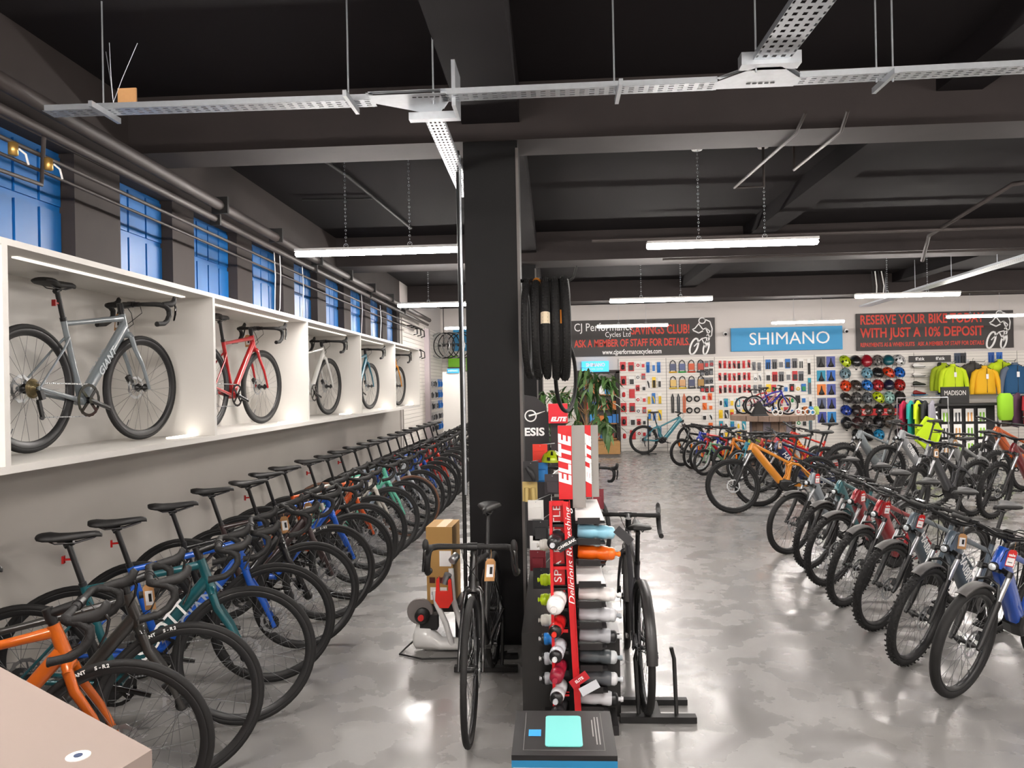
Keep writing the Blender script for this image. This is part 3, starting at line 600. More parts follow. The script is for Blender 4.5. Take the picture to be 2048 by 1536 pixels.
# ---- full-suspension and trail bikes behind them
bike('mtb', (2.42, 10.4, 0), 192, 'f59a1c', 'orange yellow full-suspension electric mountain bike standing broadside to the aisle', None, frame='fs', tyretext=None, steer=-14, rimm=None)
for i, (x, y, h, c, nm, fr, k, s) in enumerate([
        (2.9, 10.95, 188, '14295a', 'navy blue electric mountain bike just behind the orange yellow one', None, 'ebike', 1),
        (3.7, 12.9, 190, 'dd2c12', 'vivid red electric mountain bike beneath the cable-drum table', None, 'ebike', 1), (3.3, 12.3, 198, 'c8102e', 'crimson hardtail mountain bike in front of the wooden drum table', None, 'mtb', .95),
        (4.55, 12.2, 205, '9aa3a6', 'light grey electric bike under the wall of helmets', None, 'ebike', 1.05), (5.15, 12.1, 205, 'b9bdbf', 'pale silver electric bike beside the yellow cloth', None, 'ebike', 1.05),
        (6.45, 11.9, 200, 'd9601a', 'deep orange electric mountain bike at the right edge', None, 'mtb', 1.08), (7.35, 12.2, 200, '8d9194', 'grey white bike at the far right edge', None, 'ebike', 1.05),
        (4.3, 9.4, 210, '4b4d50', 'charcoal mountain bike behind the slate grey electric bikes', 'fs', 'mtb', 1), (5.5, 9.8, 206, '7e1119', 'wine red full-suspension bike with orange wheel reflector', 'fs', 'mtb', 1),
        (5.2, 10.7, 205, 'a9abab', 'bare silver full-suspension bike left of the deep orange one', 'fs', 'mtb', 1)]):
    bike(k, (x, y, 0), h, c, nm, 'mountain bikes crowded behind the electric bike row', sc=s, frame=fr, decal='HAIBIKE' if i in (0, 1) else ('CUBE' if i in (4, 6) else None), decalm=plain('e8c03a') if i == 1 else None, tag_='kraft' if i in (0, 7, 9) else None, steer=random.choice((-8, 0, 6)), lod=1, tsize=.1, lean=-6)
# ---- children's bikes
for i, (x, y, h, c, nm, s) in enumerate([(2.72, 16.3, 205, '1b1b1e', 'black', 1.1), (2.85, 15.7, 207, '2340c0', 'blue', 1.15), (2.9, 15.2, 205, 'd81f26', 'red', 1.15), (2.86, 14.6, 207, '7fae84', 'sage green', .95), (3.2, 14.3, 203, 'f08a1a', 'orange', 1.1),
                                         (3.3, 13.7, 208, '2d9ab5', 'sky blue', 1.05), (3.75, 15.2, 210, 'b6d430', 'lime green', 1.0), (3.8, 14.5, 206, 'cf3a1c', 'brick red', 1.05), (4.1, 13.9, 210, 'e07a10', 'deep orange', 1.05)]):
    bike('kid', (x, y, 0), h, c, "%s children's bike in the cluster left of the orange yellow mountain bike" % nm, "children's bikes clustered before the wooden table", sc=s, steer=random.choice((-10, 0, 12)), lod=1, rimm=plain('b9bbbd', .35) if i in (1, 2, 5) else None)
# ---- teal bike in a stand by the slatwall
bike('ebike', (3.45, 19.2, 0), 2, '3f8c9a', 'teal blue full-suspension electric mountain bike standing against the slatwall', None, frame='fs', sc=1.0, steer=0)
s = E('bike_stand', 'black upright stand holding the teal blue mountain bike', 'bike stand', (2.35, 19.0, 0))
O('stand_post', MB().tube([(0, 0, .02), (0, 0, .95)], .015, 8), BLK, s); O('stand_foot', MB().tube([(-.18, 0, .02), (.2, 0, .02)], .014, 6).tube([(0, -.2, .02), (0, .16, .02)], .014, 6), BLK, s)
# ---- showcase bikes
DZ = 1.49
for i, (y, c, nm) in enumerate([(4.81, '8a9399', 'silver grey'), (6.86, 'c01418', 'gloss red'), (8.93, 'e9e8e3', 'pearl white'), (10.98, '2a7388', 'sea blue'), (13.03, 'f09b22', 'amber yellow')]):
    bike('race', (-2.72, y, DZ), 87, c, '%s race bike displayed in the %s white showcase bay' % (nm, ('nearest', 'second', 'middle', 'fourth', 'farthest')[i]), 'race bikes in the lit showcase bays', sc=1.0, steer=-6, frame='aero' if i == 0 else None,
         refl=(i == 0), tag_={1: 'kraft', 4: 'white', 0: 'kraft'}.get(i), decal='GIANT' if i == 0 else None, decalm=plain('b4bbc0'), tsize=.07)
# ---- centre aisle bikes
bike('road', (-.45, 3.78, 0), 268, '1a1a1b', 'matte black road bike facing the camera in front of the column', None, sc=1.06, steer=3, tag_='kraft')
bike('cross', (.47, 5.17, 0), 90, '48474a', 'dark grey gravel bike with mudguards seen from behind beside the bottles', None, sc=.98, steer=-4, guards=True, rack=False, tyrem='slick')
bike('road', (.02, 7.6, 0), 262, '232326', 'black road bike behind the red bottle display, facing the camera', None, sc=1.05, steer=0, lod=1)
bike('cross', (.35, 7.3, 0), 278, '8fa7b5', 'pale blue gravel bike right of the bottle display, facing the camera', None, sc=1.03, steer=14, lod=1)
bike('cross', (-.1, 10.9, 0), 265, '3a3a3c', 'grey gravel bike further down the centre aisle beneath the plant', None, sc=1.0, steer=8, lod=1)
bike('mtb', (-.3, 9.6, 0), 250, '1d1d1f', 'black flat-bar bike by the black banner', None, sc=.95, steer=8, lod=1)
def floor_stand(x, y, rz, label):
    s = E('bike_stand', label, 'bike stand', (x, y, 0), rz)
    O('base_bar', MB().box(-.2, .2, -.025, .025, 0.003, .035), BLK, s); O('base_bar', MB().box(-.19, .19, .2, .24, .003, .033), BLK, s)
    for sx in (-1, 1): O('upright', MB().tube([(sx*.1, .02, .03), (sx*.105, .1, .3), (sx*.09, .1, .36)], .011, 8), BLK, s)
    O('spine', MB().box(-.02, .02, .02, .22, .005, .03), BLK, s)
floor_stand(-.46, 4.72, 0, 'black floor stand under the rear wheel of the matte black road bike')
floor_stand(.52, 4.02, 0, 'black floor stand under the rear wheel of the dark grey gravel bike')
# ------------------------------------------------------------------ showcase on the left wall
sc_ = E('showcase', 'long white wall showcase of six open bays holding race bikes', 'display case', (-3.0, 3.2, 1.45))
def pbox(name, p, *b, m=WHITE):
    x0, x1, y0, y1, z0, z1 = b; mb = MB(); mb.box(x0-p.location.x, x1-p.location.x, y0-p.location.y, y1-p.location.y, z0-p.location.z, z1-p.location.z); return O(name, mb, m, p)
Y0, Y1 = 1.1, 13.49
pbox('back_panel', sc_, -3.012, -2.998, Y0, Y1, 1.47, 2.499); pbox('top_board', sc_, -3.0, -2.42, Y0, Y1, 2.47, 2.5); pbox('bottom_board', sc_, -3.0, -2.42, Y0, Y1, 1.45, 1.485)
for y in (3.18, 5.23, 7.28, 9.33, 11.38, 13.45): pbox('divider', sc_, -3.0, -2.42, y, y+.035, 1.485, 2.47)
for y in (3.18, 5.23, 7.28, 9.33, 11.38, 13.45): pbox('light_strip', sc_, -2.62, -2.55, y-.30, y-.01, 1.486, 1.495, m=mat('strip_light', 'fff6ea', .5, emis=4.5))
for y in (3.18, 5.23, 7.28, 9.33, 11.38, 13.45): pbox('light_strip', sc_, -2.60, -2.57, y-1.75, y-.10, 2.462, 2.469, m=mat('strip_soft', 'fff6ea', .5, emis=1.0))
# ------------------------------------------------------------------ batten lights on chains
def chain_mesh(L):
    mb = MB(); n = int(L/.032)
    for i in range(n):
        mb.T = TR(0, 0, -i*.032-.016) @ (RZ(pi/2) if i % 2 else Matrix.Identity(4)); mb.ring(.0085, .0022, 8, 4)
    return mb
CH = chain_mesh(CE-.02-3.06)
def batten(x, y, label):
    t = E('batten_light', label, 'ceiling light', (x, y, 3.03), 0, 'chain-hung batten lights')
    def put(n, key, fn, m, mtx=None): return inst(n, cm(key, fn, m), t, mtx)
    put('housing', 'housing|b', lambda: MB().box(-.75, .75, -.045, .045, .012, .035), WPL)
    put('diffuser', 'diffuser|b', lambda: MB().tube([(-.752, 0, -.01), (-.74, 0, -.01), (.74, 0, -.01), (.752, 0, -.01)], [(.02, .012), (.042, .024), (.042, .024), (.02, .012)], 12, ref=(0, 1, 0)), LEDM)
    for xx in (-.29, .29):
        c = put('chain', 'chain|b', lambda: CH, GALV, TR(xx, 0, CE-.02-3.03)); c['kind'] = 'stuff'
        put('ceiling_rose', 'ceiling_rose', lambda: MB().lathe([(.045, -.03), (.05, -.02), (.05, 0)], 14), WPL, TR(xx, 0, CE-3.03)); put('hook', 'hook|b', lambda: MB().ring(.02, .003, 12, 5), GALV, TR(xx, 0, .055))
    return t
names = {(-1.55, 6.65): 'left of the column, nearest row', (1.61, 6.78): 'right of the column, nearest row', (-1.55, 11.1): 'second row over the road bikes', (1.61, 11.2): 'second row over the right aisle', (5.25, 11.4): 'second row over the mountain bikes',
         (-1.5, 15.6): 'third row at the far left', (1.7, 16.1): 'third row in front of the savings banner', (5.4, 16.2): 'third row above the blue banner', (8.75, 15.7): 'third row before the deposit banner', (-1.55, 2.0): 'over the near end of the left row', (1.61, 1.7): 'over the near end of the right aisle', (5.1, 6.6): 'beyond the right edge, nearest row', (8.8, 11.3): 'beyond the right edge, second row', (5.1, 1.9): 'beyond the right edge by the camera'}
for (x, y), n in names.items(): batten(x, y, 'white batten light hanging on two chains, '+n)
# extra fixtures of the same grid outside the frame
for x, y in ((8.8, 6.6), (12, 6.6), (12.2, 11.3), (12.2, 15.8), (8.8, 2), (12, 2), (-1.55, -1.6), (1.6, -1.6), (5.1, -1.6)): batten(x, y, 'white batten light outside the photograph, %s' % {(8.8, 6.6): 'right of the nearest row', (12, 6.6): 'far right of the nearest row', (12.2, 11.3): 'far right of the second row', (12.2, 15.8): 'far right of the third row', (8.8, 2): 'right, level with the camera', (12, 2): 'far right, level with the camera', (-1.55, -1.6): 'behind the camera at the left', (1.6, -1.6): 'behind the camera in the middle', (5.1, -1.6): 'behind the camera at the right'}[(x, y)])
# ------------------------------------------------------------------ cable trays
def tray_run(p, a, b, w, name='perforated_tray'):
    a, b = Vector(a), Vector(b); L = (b-a).length; mb = MB(); ang = math.atan2(b.y-a.y, b.x-a.x); mb.T = TR(*(a-p.location)) @ RZ(ang)
    mb.box(0, L, -w/2-.002, -w/2, 0, .03).box(0, L, w/2, w/2+.002, 0, .03)
    nb = 4; bw = w/nb/1.6
    for i in range(nb): c = -w/2+w*(i+.5)/nb; mb.box(0, L, c-bw*.42, c+bw*.42, 0, .0015)
    n = int(L/.05)
    for i in range(n+1): mb.box(i*L/n-.012, i*L/n+.012, -w/2, w/2, .0002, .0012)
    return O(name, mb, GALV, p)
ct = E('cable_tray', 'galvanised perforated cable tray running across the whole ceiling on threaded rods', 'cable tray', (0, 3.85, 3.3))
tray_run(ct, (-2.66, 3.87, 3.3), (-.92, 3.9, 3.3), .1); tray_run(ct, (-.55, 3.87, 3.3), (.85, 3.86, 3.3), .1); tray_run(ct, (1.25, 3.84, 3.3), (3.6, 3.78, 3.3), .1)
def tee(x0, x1, x2, x3, sy, nm):
    P = [(x0, 3.85-.05*sy), (x3, 3.85-.05*sy), (x3, 3.85+.05*sy), (x2, 3.85+.2*sy), (x1, 3.85+.2*sy), (x0, 3.85+.05*sy)]
    if sy < 0: P = P[::-1]
    mb = MB(); n = len(P); q = [(x, y-3.85, z) for z in (0, .002) for x, y in P]; mb.add(q, [tuple(range(n))[::-1], tuple(range(n, 2*n))]+[(i, (i+1) % n, n+(i+1) % n, n+i) for i in range(n)])
    for i in range(n):
        if i in ((0, 2, 3, 4, 5) if sy > 0 else (0, 1, 2, 4, 3)): 
            a, b = Vector((P[i][0], P[i][1]-3.85, .015)), Vector((P[(i+1) % n][0], P[(i+1) % n][1]-3.85, .015)); mb.bar(a, b, .002, .03, ref=(0, 0, 1))
    for i in range(5): mb.mi = 1; mb.box(x1+.0+i*.03, x1+.02+i*.03, -.01, -.002, -.002, 0)
    return O('tee_junction', mb, [GALV, BLK], ct)
tee(-.92, -.70, -.58, -.52, 1, ''); tee(.85, 1.0, 1.12, 1.25, -1, '')
tray_run(ct, (-.64, 4.05, 3.3), (-.66, 5.9, 3.3), .1, 'branch_tray'); tray_run(ct, (1.06, 3.65, 3.32), (1.12, 1.4, 3.32), .17, 'branch_tray')
for x, y in ((-2.36, 3.86), (-1.04, 3.86), (-.6, 3.9), (.34, 3.86), (1.0, 3.66), (1.64, 3.84), (1.72, 3.84)):
    O('threaded_rod', MB().tube([(x, y-3.85, -.02), (x, y-3.85, .585)], .005, 6), GALV, ct)
for x in (-2.36, -1.04, .34, 1.66):
    mb = MB().bar((x+.02, -.14, -.015), (x+.02, .12, -.015), .03, .02, ref=(0, 0, 1)); O('support_bracket', mb, GALV, ct)
O('support_bracket', MB().box(.92, 1.2, -.24, -.17, .0, .06), GALV, ct); O('support_bracket', MB().box(-.76, -.5, .2, .25, -.04, 0), GALV, ct); O('support_bracket', MB().box(-.5, -.48, .02, .25, -.04, .2), GALV, ct)
O('cut_board', MB().box(-2.27, -2.17, -.01, .0, .035, .11), KRAFT, ct)
for a in ((.16, -.02), (.02, -.03), (-.06, .02)): O('tie_wire', MB().tube([(-2.3, 0, .04), (-2.3+a[0]*.4, a[1], .16), (-2.3+a[0], a[1]*2, .33)], .002, 4), GALV, ct)
t2 = E('cable_tray', 'long cable tray with bundled wires running towards the back wall at the right', 'cable tray', (6.0, 9, 3.3))
tray_run(t2, (5.9, 8.0, 3.3), (6.5, 16, 3.3), .22)
for i in range(6): O('threaded_rod', MB().tube([(.0+i*.1, -1+i*1.4, 0), (i*.1, -1+i*1.4, .58)], .006, 6), GALV, t2)
for i in range(5): O('dropped_cable', MB().tube([(.22+i*.06, 5.9, .05), (.24+i*.07, 5.95, .3), (.2+i*.06, 5.9, .58)], .012, 6), [BLK, WPL][i % 2], t2)
# ------------------------------------------------------------------ pipes along the upper left wall and ceiling
def pipe(name, label, pts, r, m=PIPEM, cat='pipe', collars=()):
    P = [Vector(p) for p in pts]; o = O(name, MB().tube(P, r, 8), m); tag(o, label, cat)
    for c in collars: inst('pipe_clip', MB().box(c[0]-r*1.5, c[0]+r*1.5, c[1]-.015, c[1]+.015, c[2]-r*1.4, c[2]+r*1.6).mesh('pipe_clip', BLK), o)
    return o
ys = [6.05, 7.3, 8.6, 9.9, 11.2, 12.5, 13.8]
pipe('pipe', 'thick dark pipe, uppermost of the pipes along the left wall', [(-2.72, 1.5, 3.40), (-2.72, 8, 3.30), (-2.72, 16.5, 3.28)], .045, collars=[(-2.72, y, 3.33-.02*(y > 8)) for y in ys])
pipe('pipe', 'dark pipe just below the thickest one along the left wall', [(-2.76, 1.5, 3.27), (-2.76, 8, 3.2), (-2.76, 16.5, 3.18)], .028, collars=[(-2.76, y, 3.21) for y in ys[::2]])
pipe('pipe', 'thin pipe passing in front of the blue shutter tops', [(-2.8, 1.5, 3.14), (-2.8, 9, 3.08), (-2.8, 16, 3.05)], .013)
pipe('pipe', 'thinnest lowest pipe crossing the blue shutters', [(-2.8, 1.5, 3.06), (-2.8, 9, 2.98), (-2.8, 15, 2.95)], .01)
pipe('pipe', 'bracket pipe joining the two brass valves', [(-2.78, 3.2, 2.93), (-2.78, 3.96, 2.95), (-2.78, 3.99, 3.27)], .012)
for i, y in enumerate((3.72, 3.99)):
    v = E('stop_valve', 'brass stop valve with white lever, %s of the pair before the first blue shutter' % ('left' if i == 0 else 'right'), 'valve', (-2.76, y, 3.07))
    O('valve_body', MB().lathe([(.014, -.035), (.024, -.03), (.024, .03), (.014, .035)], 10), mat('brass', 'c9a05a', .35, .8), v); O('lever', MB().tube([(.03, 0, .0), (.045, .03, -.02), (.045, .05, -.07)], .006, 6), WPL, v)
pipe('conduit', 'grey conduit running down the left edge of the column', [(-.62, 5.17, 3.4), (-.62, 5.17, 1.05)], .009, m=GALV, cat='conduit')
pipe('conduit', 'dark conduit on the column corner beside the grey one', [(-.64, 5.22, 3.45), (-.64, 5.22, .0)], .014, m=BLK, cat='conduit')
pipe('ceiling_conduit', 'black conduit crossing the ceiling slab diagonally behind the left batten', [(-2.15, 5.7, 3.86), (-1.95, 7.2, 3.86), (-1.8, 9.6, 3.86)], .018, m=BLK, cat='conduit')
pipe('ceiling_conduit', 'short black conduit branching left above the left batten', [(-2.7, 8.05, 3.87), (-1.88, 8.1, 3.87)], .012, m=BLK, cat='conduit')
pipe('ceiling_conduit', 'bent conduit under the near beam, right one of two', [(1.95, 5.0, 3.55), (1.98, 5.2, 3.48), (1.95, 6.1, 3.48), (1.95, 6.1, 3.7)], .012, cat='conduit')
pipe('ceiling_conduit', 'bent conduit under the near beam, left one of two', [(1.68, 5.0, 3.55), (1.68, 5.2, 3.48), (1.6, 6.6, 3.48), (1.85, 6.6, 3.48), (1.85, 6.6, 3.85)], .012, cat='conduit')
pipe('ceiling_conduit', 'long conduit across the ceiling right of the column', [(.5, 9.2, 3.55), (9, 9.25, 3.58)], .02, cat='conduit'); pipe('ceiling_conduit', 'second long conduit below the far beam', [(1.5, 10.2, 3.46), (9, 10.2, 3.46)], .016, cat='conduit')
pipe('ceiling_conduit', 'pair of bent pipes dropping by the second beam at the right', [(5.6, 7.6, 3.8), (4.7, 7.9, 3.75), (4.65, 9.5, 3.55), (4.9, 10.2, 3.35)], .025, cat='pipe')
for i, (y, z) in enumerate(((7.45, 3.2), (7.6, 3.25), (8.3, 3.2), (10.9, 3.2), (12.1, 3.15))): pipe('loose_cable', 'white loose cable dangling by the shutters, %s along the wall' % ORD[i], [(-2.8, y, z), (-2.78, y-.03, z-.25), (-2.82, y+.04, z-.6), (-2.85, y+.01, 2.5)], .005, m=WPL, cat='cable')
# ------------------------------------------------------------------ banners on the back wall
SIGN = mat('banner_charcoal', '3b3736', .6); SRED = mat('print_red', 'd2402f', .6); SBLUE = mat('banner_blue', '1f8fc6', .5)
def sign(label, x0, x1, z0, z1, m, y=19.93):
    s = O('wall_banner', MB().box(0, x1-x0, -.02, .02, 0, z1-z0), m, None, (x0, y, z0)); tag(s, label, 'banner'); return s
def rider(s, x, z, k):
    m = WTXT; mb = MB(); Y = -.026
    def st(pts, r=.03): mb.tube([(x+px*k, Y, z+pz*k) for px, pz in pts], [(r*k, .004)]*len(pts), 6, ref=None, caps=True) if 0 else [mb.bar((x+pts[i][0]*k, Y, z+pts[i][1]*k), (x+pts[i+1][0]*k, Y, z+pts[i+1][1]*k), .006, r*k) for i in range(len(pts)-1)]
    def el(cx, cz, rx, rz, r=.03, t=0): st([(cx+rx*cos(a)*cos(t)-rz*sin(a)*sin(t), cz+rx*cos(a)*sin(t)+rz*sin(a)*cos(t)) for a in [2*pi*i/16 for i in range(17)]], r)
    el(.16, .2, .1, .24, .05, -.35); el(.5, .16, .07, .2, .045, -.25); st([(.16, .2), (.38, .42), (.5, .16)]); st([(.38, .42), (.52, .45), (.5, .16)], .03)
    el(.4, .93, .09, .08); st([(.33, .88), (.2, .72), (.12, .68)]); st([(.45, .98), (.62, .9), (.68, .7), (.66, .5), (.55, .42)]); st([(.3, .85), (.42, .68), (.5, .72), (.62, .62), (.52, .5)]); st([(.14, .66), (.3, .58), (.42, .64)], .035); st([(.5, .72), (.6, .45), (.52, .2)], .035)
    return inst('rider_emblem', mb.mesh('rider_emblem', m), s)
b1 = sign('charcoal shop banner about the savings club with white cyclist emblem', .5, 4.25, 2.53, 3.48, SIGN)
text(b1, 'CJ Performance', .30, WTXT, TR(.85, -.022, .76) @ FRONT, wfit=1.55); text(b1, 'Cycles Ltd', .2, WTXT, TR(1.22, -.022, .56) @ FRONT, wfit=.66)
text(b1, 'SAVINGS CLUB!', .34, SRED, TR(2.33, -.022, .66) @ FRONT, wfit=1.52, bold=.006); text(b1, 'ASK A MEMBER OF STAFF FOR DETAILS.', .27, SRED, TR(1.58, -.022, .33) @ FRONT, wfit=3.02, bold=.006); text(b1, 'www.cjperformancecycles.com', .18, WTXT, TR(1.58, -.022, .1) @ FRONT, wfit=1.55, bold=.003); rider(b1, 3.05, .02, .92)
b2 = sign('wide blue banner with white lettering in the middle of the back wall', 4.66, 7.51, 2.58, 3.19, SBLUE); text(b2, 'SHIMANO', .46, WTXT, TR(1.5, -.022, .3) @ FRONT, wfit=2.05)
b3 = sign('charcoal shop banner offering a ten percent deposit with white cyclist emblem', 7.87, 11.8, 2.53, 3.49, SIGN)
text(b3, 'RESERVE YOUR BIKE TODAY', .34, SRED, TR(1.64, -.022, .78) @ FRONT, wfit=3.1, bold=.006); text(b3, 'WITH JUST A 10% DEPOSIT', .34, SRED, TR(1.64, -.022, .44) @ FRONT, wfit=3.1, bold=.008); text(b3, 'REPAYMENTS AS & WHEN SUITS   ASK A MEMBER OF STAFF FOR DETAILS', .15, SRED, TR(1.64, -.022, .14) @ FRONT, wfit=3.1, bold=.003); rider(b3, 3.22, .02, .92)
b4 = sign('small backlit blue sign above the workshop hatch', .75, 1.46, 2.12, 2.4, mat('lit_sign', '22a9e6', .4, emis=.9), 19.85); text(b4, 'SHIMANO', .13, WTXT, TR(.36, -.022, .18) @ FRONT, wfit=.5, bold=.005); text(b4, 'SERVICE CENTER', .05, WTXT, TR(.36, -.022, .07) @ FRONT, wfit=.4)
b5 = sign('large blue banner high at the far left beyond the wheels', -2.65, -.6, 2.75, 3.34, SBLUE); text(b5, 'SHIMANO', .4, WTXT, TR(1.1, -.022, .34) @ FRONT, wfit=1.3)
for i, x in enumerate((4.52, 7.62)):
    c = E('security_camera', 'small white dome camera %s of the blue banner' % ('left', 'right')[i], 'camera', (x, 19.97, 3.05)); O('base', MB().lathe([(.06, 0), (.055, .05)], 14, ax=(0, -1, 0)), WPL, c); O('lens', MB().lathe([(.03, .05), (.035, .08), (.015, .1)], 12, ax=(0, -1, -.2)), BLK, c)
# ------------------------------------------------------------------ goods on the slatwall
SY = 19.955
def hang(name, label, cat, group, x, z, mb, mats, key=None, y=SY, over=None, rz=0):
    me = cm(key or name+label, lambda: mb() , mats) ; o = inst(name, me, None, None, over); o.location = (x, y, z); o.rotation_euler = (0, 0, rz); return tag(o, label, cat, group)
def packet(wd, ht, shape):
    def f():
        mb = MB(); mb.box(-wd/2, wd/2, -.022, -.018, -ht, 0); mb.mi = 2; mb.tube([(0, .0, -.012), (0, -.03, -.012)], .003, 4); mb.mi = 1
        if shape == 0: mb.lathe([(wd*.2, -ht*.85), (wd*.3, -ht*.75), (wd*.28, -ht*.4), (wd*.12, -ht*.3)], 8, o=(0, -.03, 0))
        elif shape == 1: mb.box(-wd*.35, wd*.35, -.045, -.022, -ht*.9, -ht*.35)
        elif shape == 2: mb.ring(wd*.3, .012, 14, 5, c=(0, -.035, -ht*.6))
        elif shape == 3: mb.tube([(-wd*.25, -.03, -ht*.3), (0, -.045, -ht*.55), (wd*.2, -.03, -ht*.95)], [.015, .022, .012], 6)
        else: mb.tube([(-wd*.2, -.035, -ht*.3), (-wd*.22, -.035, -ht)], .016, 6); mb.tube([(wd*.2, -.035, -ht*.3), (wd*.22, -.035, -ht)], .016, 6)
        return mb
    return f
def goods(cols, rows, x0, dx, z0, dz, wd, ht, shapes, cards, items, nm, name='blister_pack', cat='packet', grp=None, jit=.01, skip=()):
    n = 0
    for r in range(rows):
        for c in range(cols):
            n += 1
            if (r, c) in skip: continue
            s = shapes[(r*3+c) % len(shapes)]; ca = cards[(r*5+c*2) % len(cards)]; it = items[(r+c*3) % len(items)]
            hang(name, '%s carded %s, %s in the %s row' % (CNM.get(ca[0], 'grey'), nm, ORD[c], ORD[r]), cat, grp or nm+'s', x0+c*dx+random.uniform(-jit, jit), z0-r*dz+random.uniform(-jit, jit), packet(wd, ht, s), [PAPER, BLK, STEEL], key='%s|%.2f%.2f%d' % (name, wd, ht, s), over={0: plain(ca[0]), 1: plain(it[0])})
CNM = {'c4242a': 'red', '1e1d1e': 'black', 'e8e6e2': 'white', '1c6cb8': 'blue', 'e8c21e': 'yellow', '1f8a4a': 'green', '6f7074': 'grey', '1c8fa6': 'teal', 'e06a1c': 'orange'}
RD, BK, WH, BL, YL, GN, GY, TL, OR = ('c4242a',), ('1e1d1e',), ('e8e6e2',), ('1c6cb8',), ('e8c21e',), ('1f8a4a',), ('6f7074',), ('1c8fa6',), ('e06a1c',)
goods(2, 6, 1.84, .22, 2.36, .36, .15, .24, (0, 1, 3), (RD, WH, RD), (BK, BK, RD), 'tool pack left of the u-locks')
goods(2, 7, 2.22, .15, 2.36, .30, .10, .16, (2, 1, 0), (WH, RD, WH), (RD, GY, BK), 'small spares pack left of the u-locks')
goods(3, 5, 2.50, .14, 2.36, .42, .09, .28, (4, 1, 4, 3), (BL, WH, WH, YL), (BL, BK, YL), 'pump or cable pack beside the u-locks', jit=.015)
def ulock():
    mb = MB(); mb.tube([(-.075, -.04, -.3), (-.075, -.04, -.1), (-.05, -.04, -.03), (0, -.04, 0), (.05, -.04, -.03), (.075, -.04, -.1), (.075, -.04, -.3)], .012, 8); mb.mi = 1; mb.box(-.075, .075, -.055, -.03, -.26, -.09); mb.mi = 2; mb.tube([(-.1, -.04, -.31), (.1, -.04, -.31)], .02, 8); return mb
lk = [('4d5470', 'd8a81c', 'slate carded'), ('55608a', '1f9c3c', 'blue carded green-barred'), ('c9542a', 'c2401e', 'orange carded'), ('b3402c', '3a3a3c', 'red carded'), ('d8b46a', 'd6b01c', 'tan carded yellow-barred'), ('cfa070', 'e0bc20', 'pale carded yellow-barred'), ('4a4f6c', '2a2a2c', 'navy carded'), ('a8803c', '454547', 'brown carded')]
for i, (a, b, n) in enumerate(lk): hang('u_lock', '%s u-shaped bicycle lock hanging in the %s row of locks' % (n, 'upper' if i < 4 else 'lower'), 'lock', 'u-locks on the slatwall', 3.14+(i % 4)*.24, 2.38-(i//4)*.42, ulock, [BLK, BLK, BLK], key='u_lock|', over={1: plain(a), 2: plain(b)})
goods(3, 4, 3.90, .12, 2.36, .22, .10, .17, (2, 1), (GY, BK), (RD, GY, BK), 'rear-light pack right of the u-locks')
goods(2, 4, 3.94, .16, 1.5, .26, .11, .18, (1, 3), (WH, WH, KR) if False else (WH, WH, OR), (RD, OR, BK), 'bell or light pack below the u-locks')
for i, (c, n) in enumerate((('1d1d1f', 'black'), ('25303a', 'black and pale blue'), ('d8673a', 'orange and black'))):
    hang('cable_lock', '%s folded chain lock below the u-locks' % n, 'lock', 'folded chain locks', 3.12+i*.15, 1.5, lambda: MB().tube([(-.02, -.03, -.5), (-.025, -.03, -.1), (0, -.03, 0), (.025, -.03, -.1), (.02, -.03, -.5)], .016, 7), [BLK], key='cable_lock|', over={0: plain(c)})
for i in range(4): hang('coiled_lock', 'black coiled cable lock, %s of the four under the u-locks' % ORD[i], 'lock', 'coiled cable locks', 3.55+(i % 2)*.2, 1.46-(i//2)*.3, lambda: MB().ring(.07, .012, 18, 5, c=(0, -.03, -.1)).ring(.058, .012, 18, 5, c=(0, -.05, -.1)), [BLK, WPL], key='coiled_lock|')
goods(7, 3, 4.36, .125, 2.34, .32, .07, .2, (3, 4, 0), (RD, RD, RD), (BK, BK, BK, RD), 'black bottle cage right of the u-locks', name='bottle_cage', cat='bottle cage')
goods(5, 4, 4.36, .15, 1.36, .30, .10, .22, (0, 3, 1), (WH, YL, TL, BK), (BK, YL, RD, BL, WH), 'small pack left of the drum table bikes')
goods(2, 3, 5.26, .13, 2.3, .3, .09, .22, (3, 2), (GY, WH), (GY, GY), 'wire lever pack beside the bay post', jit=.02)
goods(6, 2, 5.6, .17, 2.36, .33, .13, .25, (4, 4, 1, 1), (BL, RD, GY, GY, WH, WH), (BK, BK, GY, BK), 'pair of handlebar grips', name='grip_pack', cat='grips')
goods(7, 4, 5.6, .15, 1.7, .3, .12, .2, (1, 0, 2), (YL, BK, RD, WH, WH, BL, WH), (YL, BK, RD, GN, BL), 'spares pack right of the drum table bikes')
goods(1, 4, 6.66, .12, 2.36, .5, .08, .42, (4,), (WH, TL), (BK, GY), 'tall mudguard card at the bay post', name='mudguard_card', cat='mudguard', jit=.01)
def sadcard():
    mb = MB(); mb.box(-.11, .11, -.02, -.015, -.28, 0); mb.mi = 1; R = []
    for t, w_, h_ in ((-.04, .012, .01), (-.12, .02, .02), (-.18, .04, .028), (-.235, .075, .03), (-.265, .07, .02), (-.275, .04, .01)): R.append([(w_*cos(a), -.03-h_*max(0, sin(a)), t) for a in [2*pi*k/10 for k in range(10)]])
    mb.loft(R[::-1]); return mb
sd = [('3a3a3c', 'black'), ('4a55a0', 'indigo'), ('1c8fb0', 'turquoise'), ('1f62c0', 'blue'), ('e07a2c', 'orange'), ('4a55a0', 'violet blue'), ('5b6484', 'slate'), ('4f58a4', 'periwinkle'), ('3f4a98', 'dark blue'), ('2f86c8', 'sky blue')]
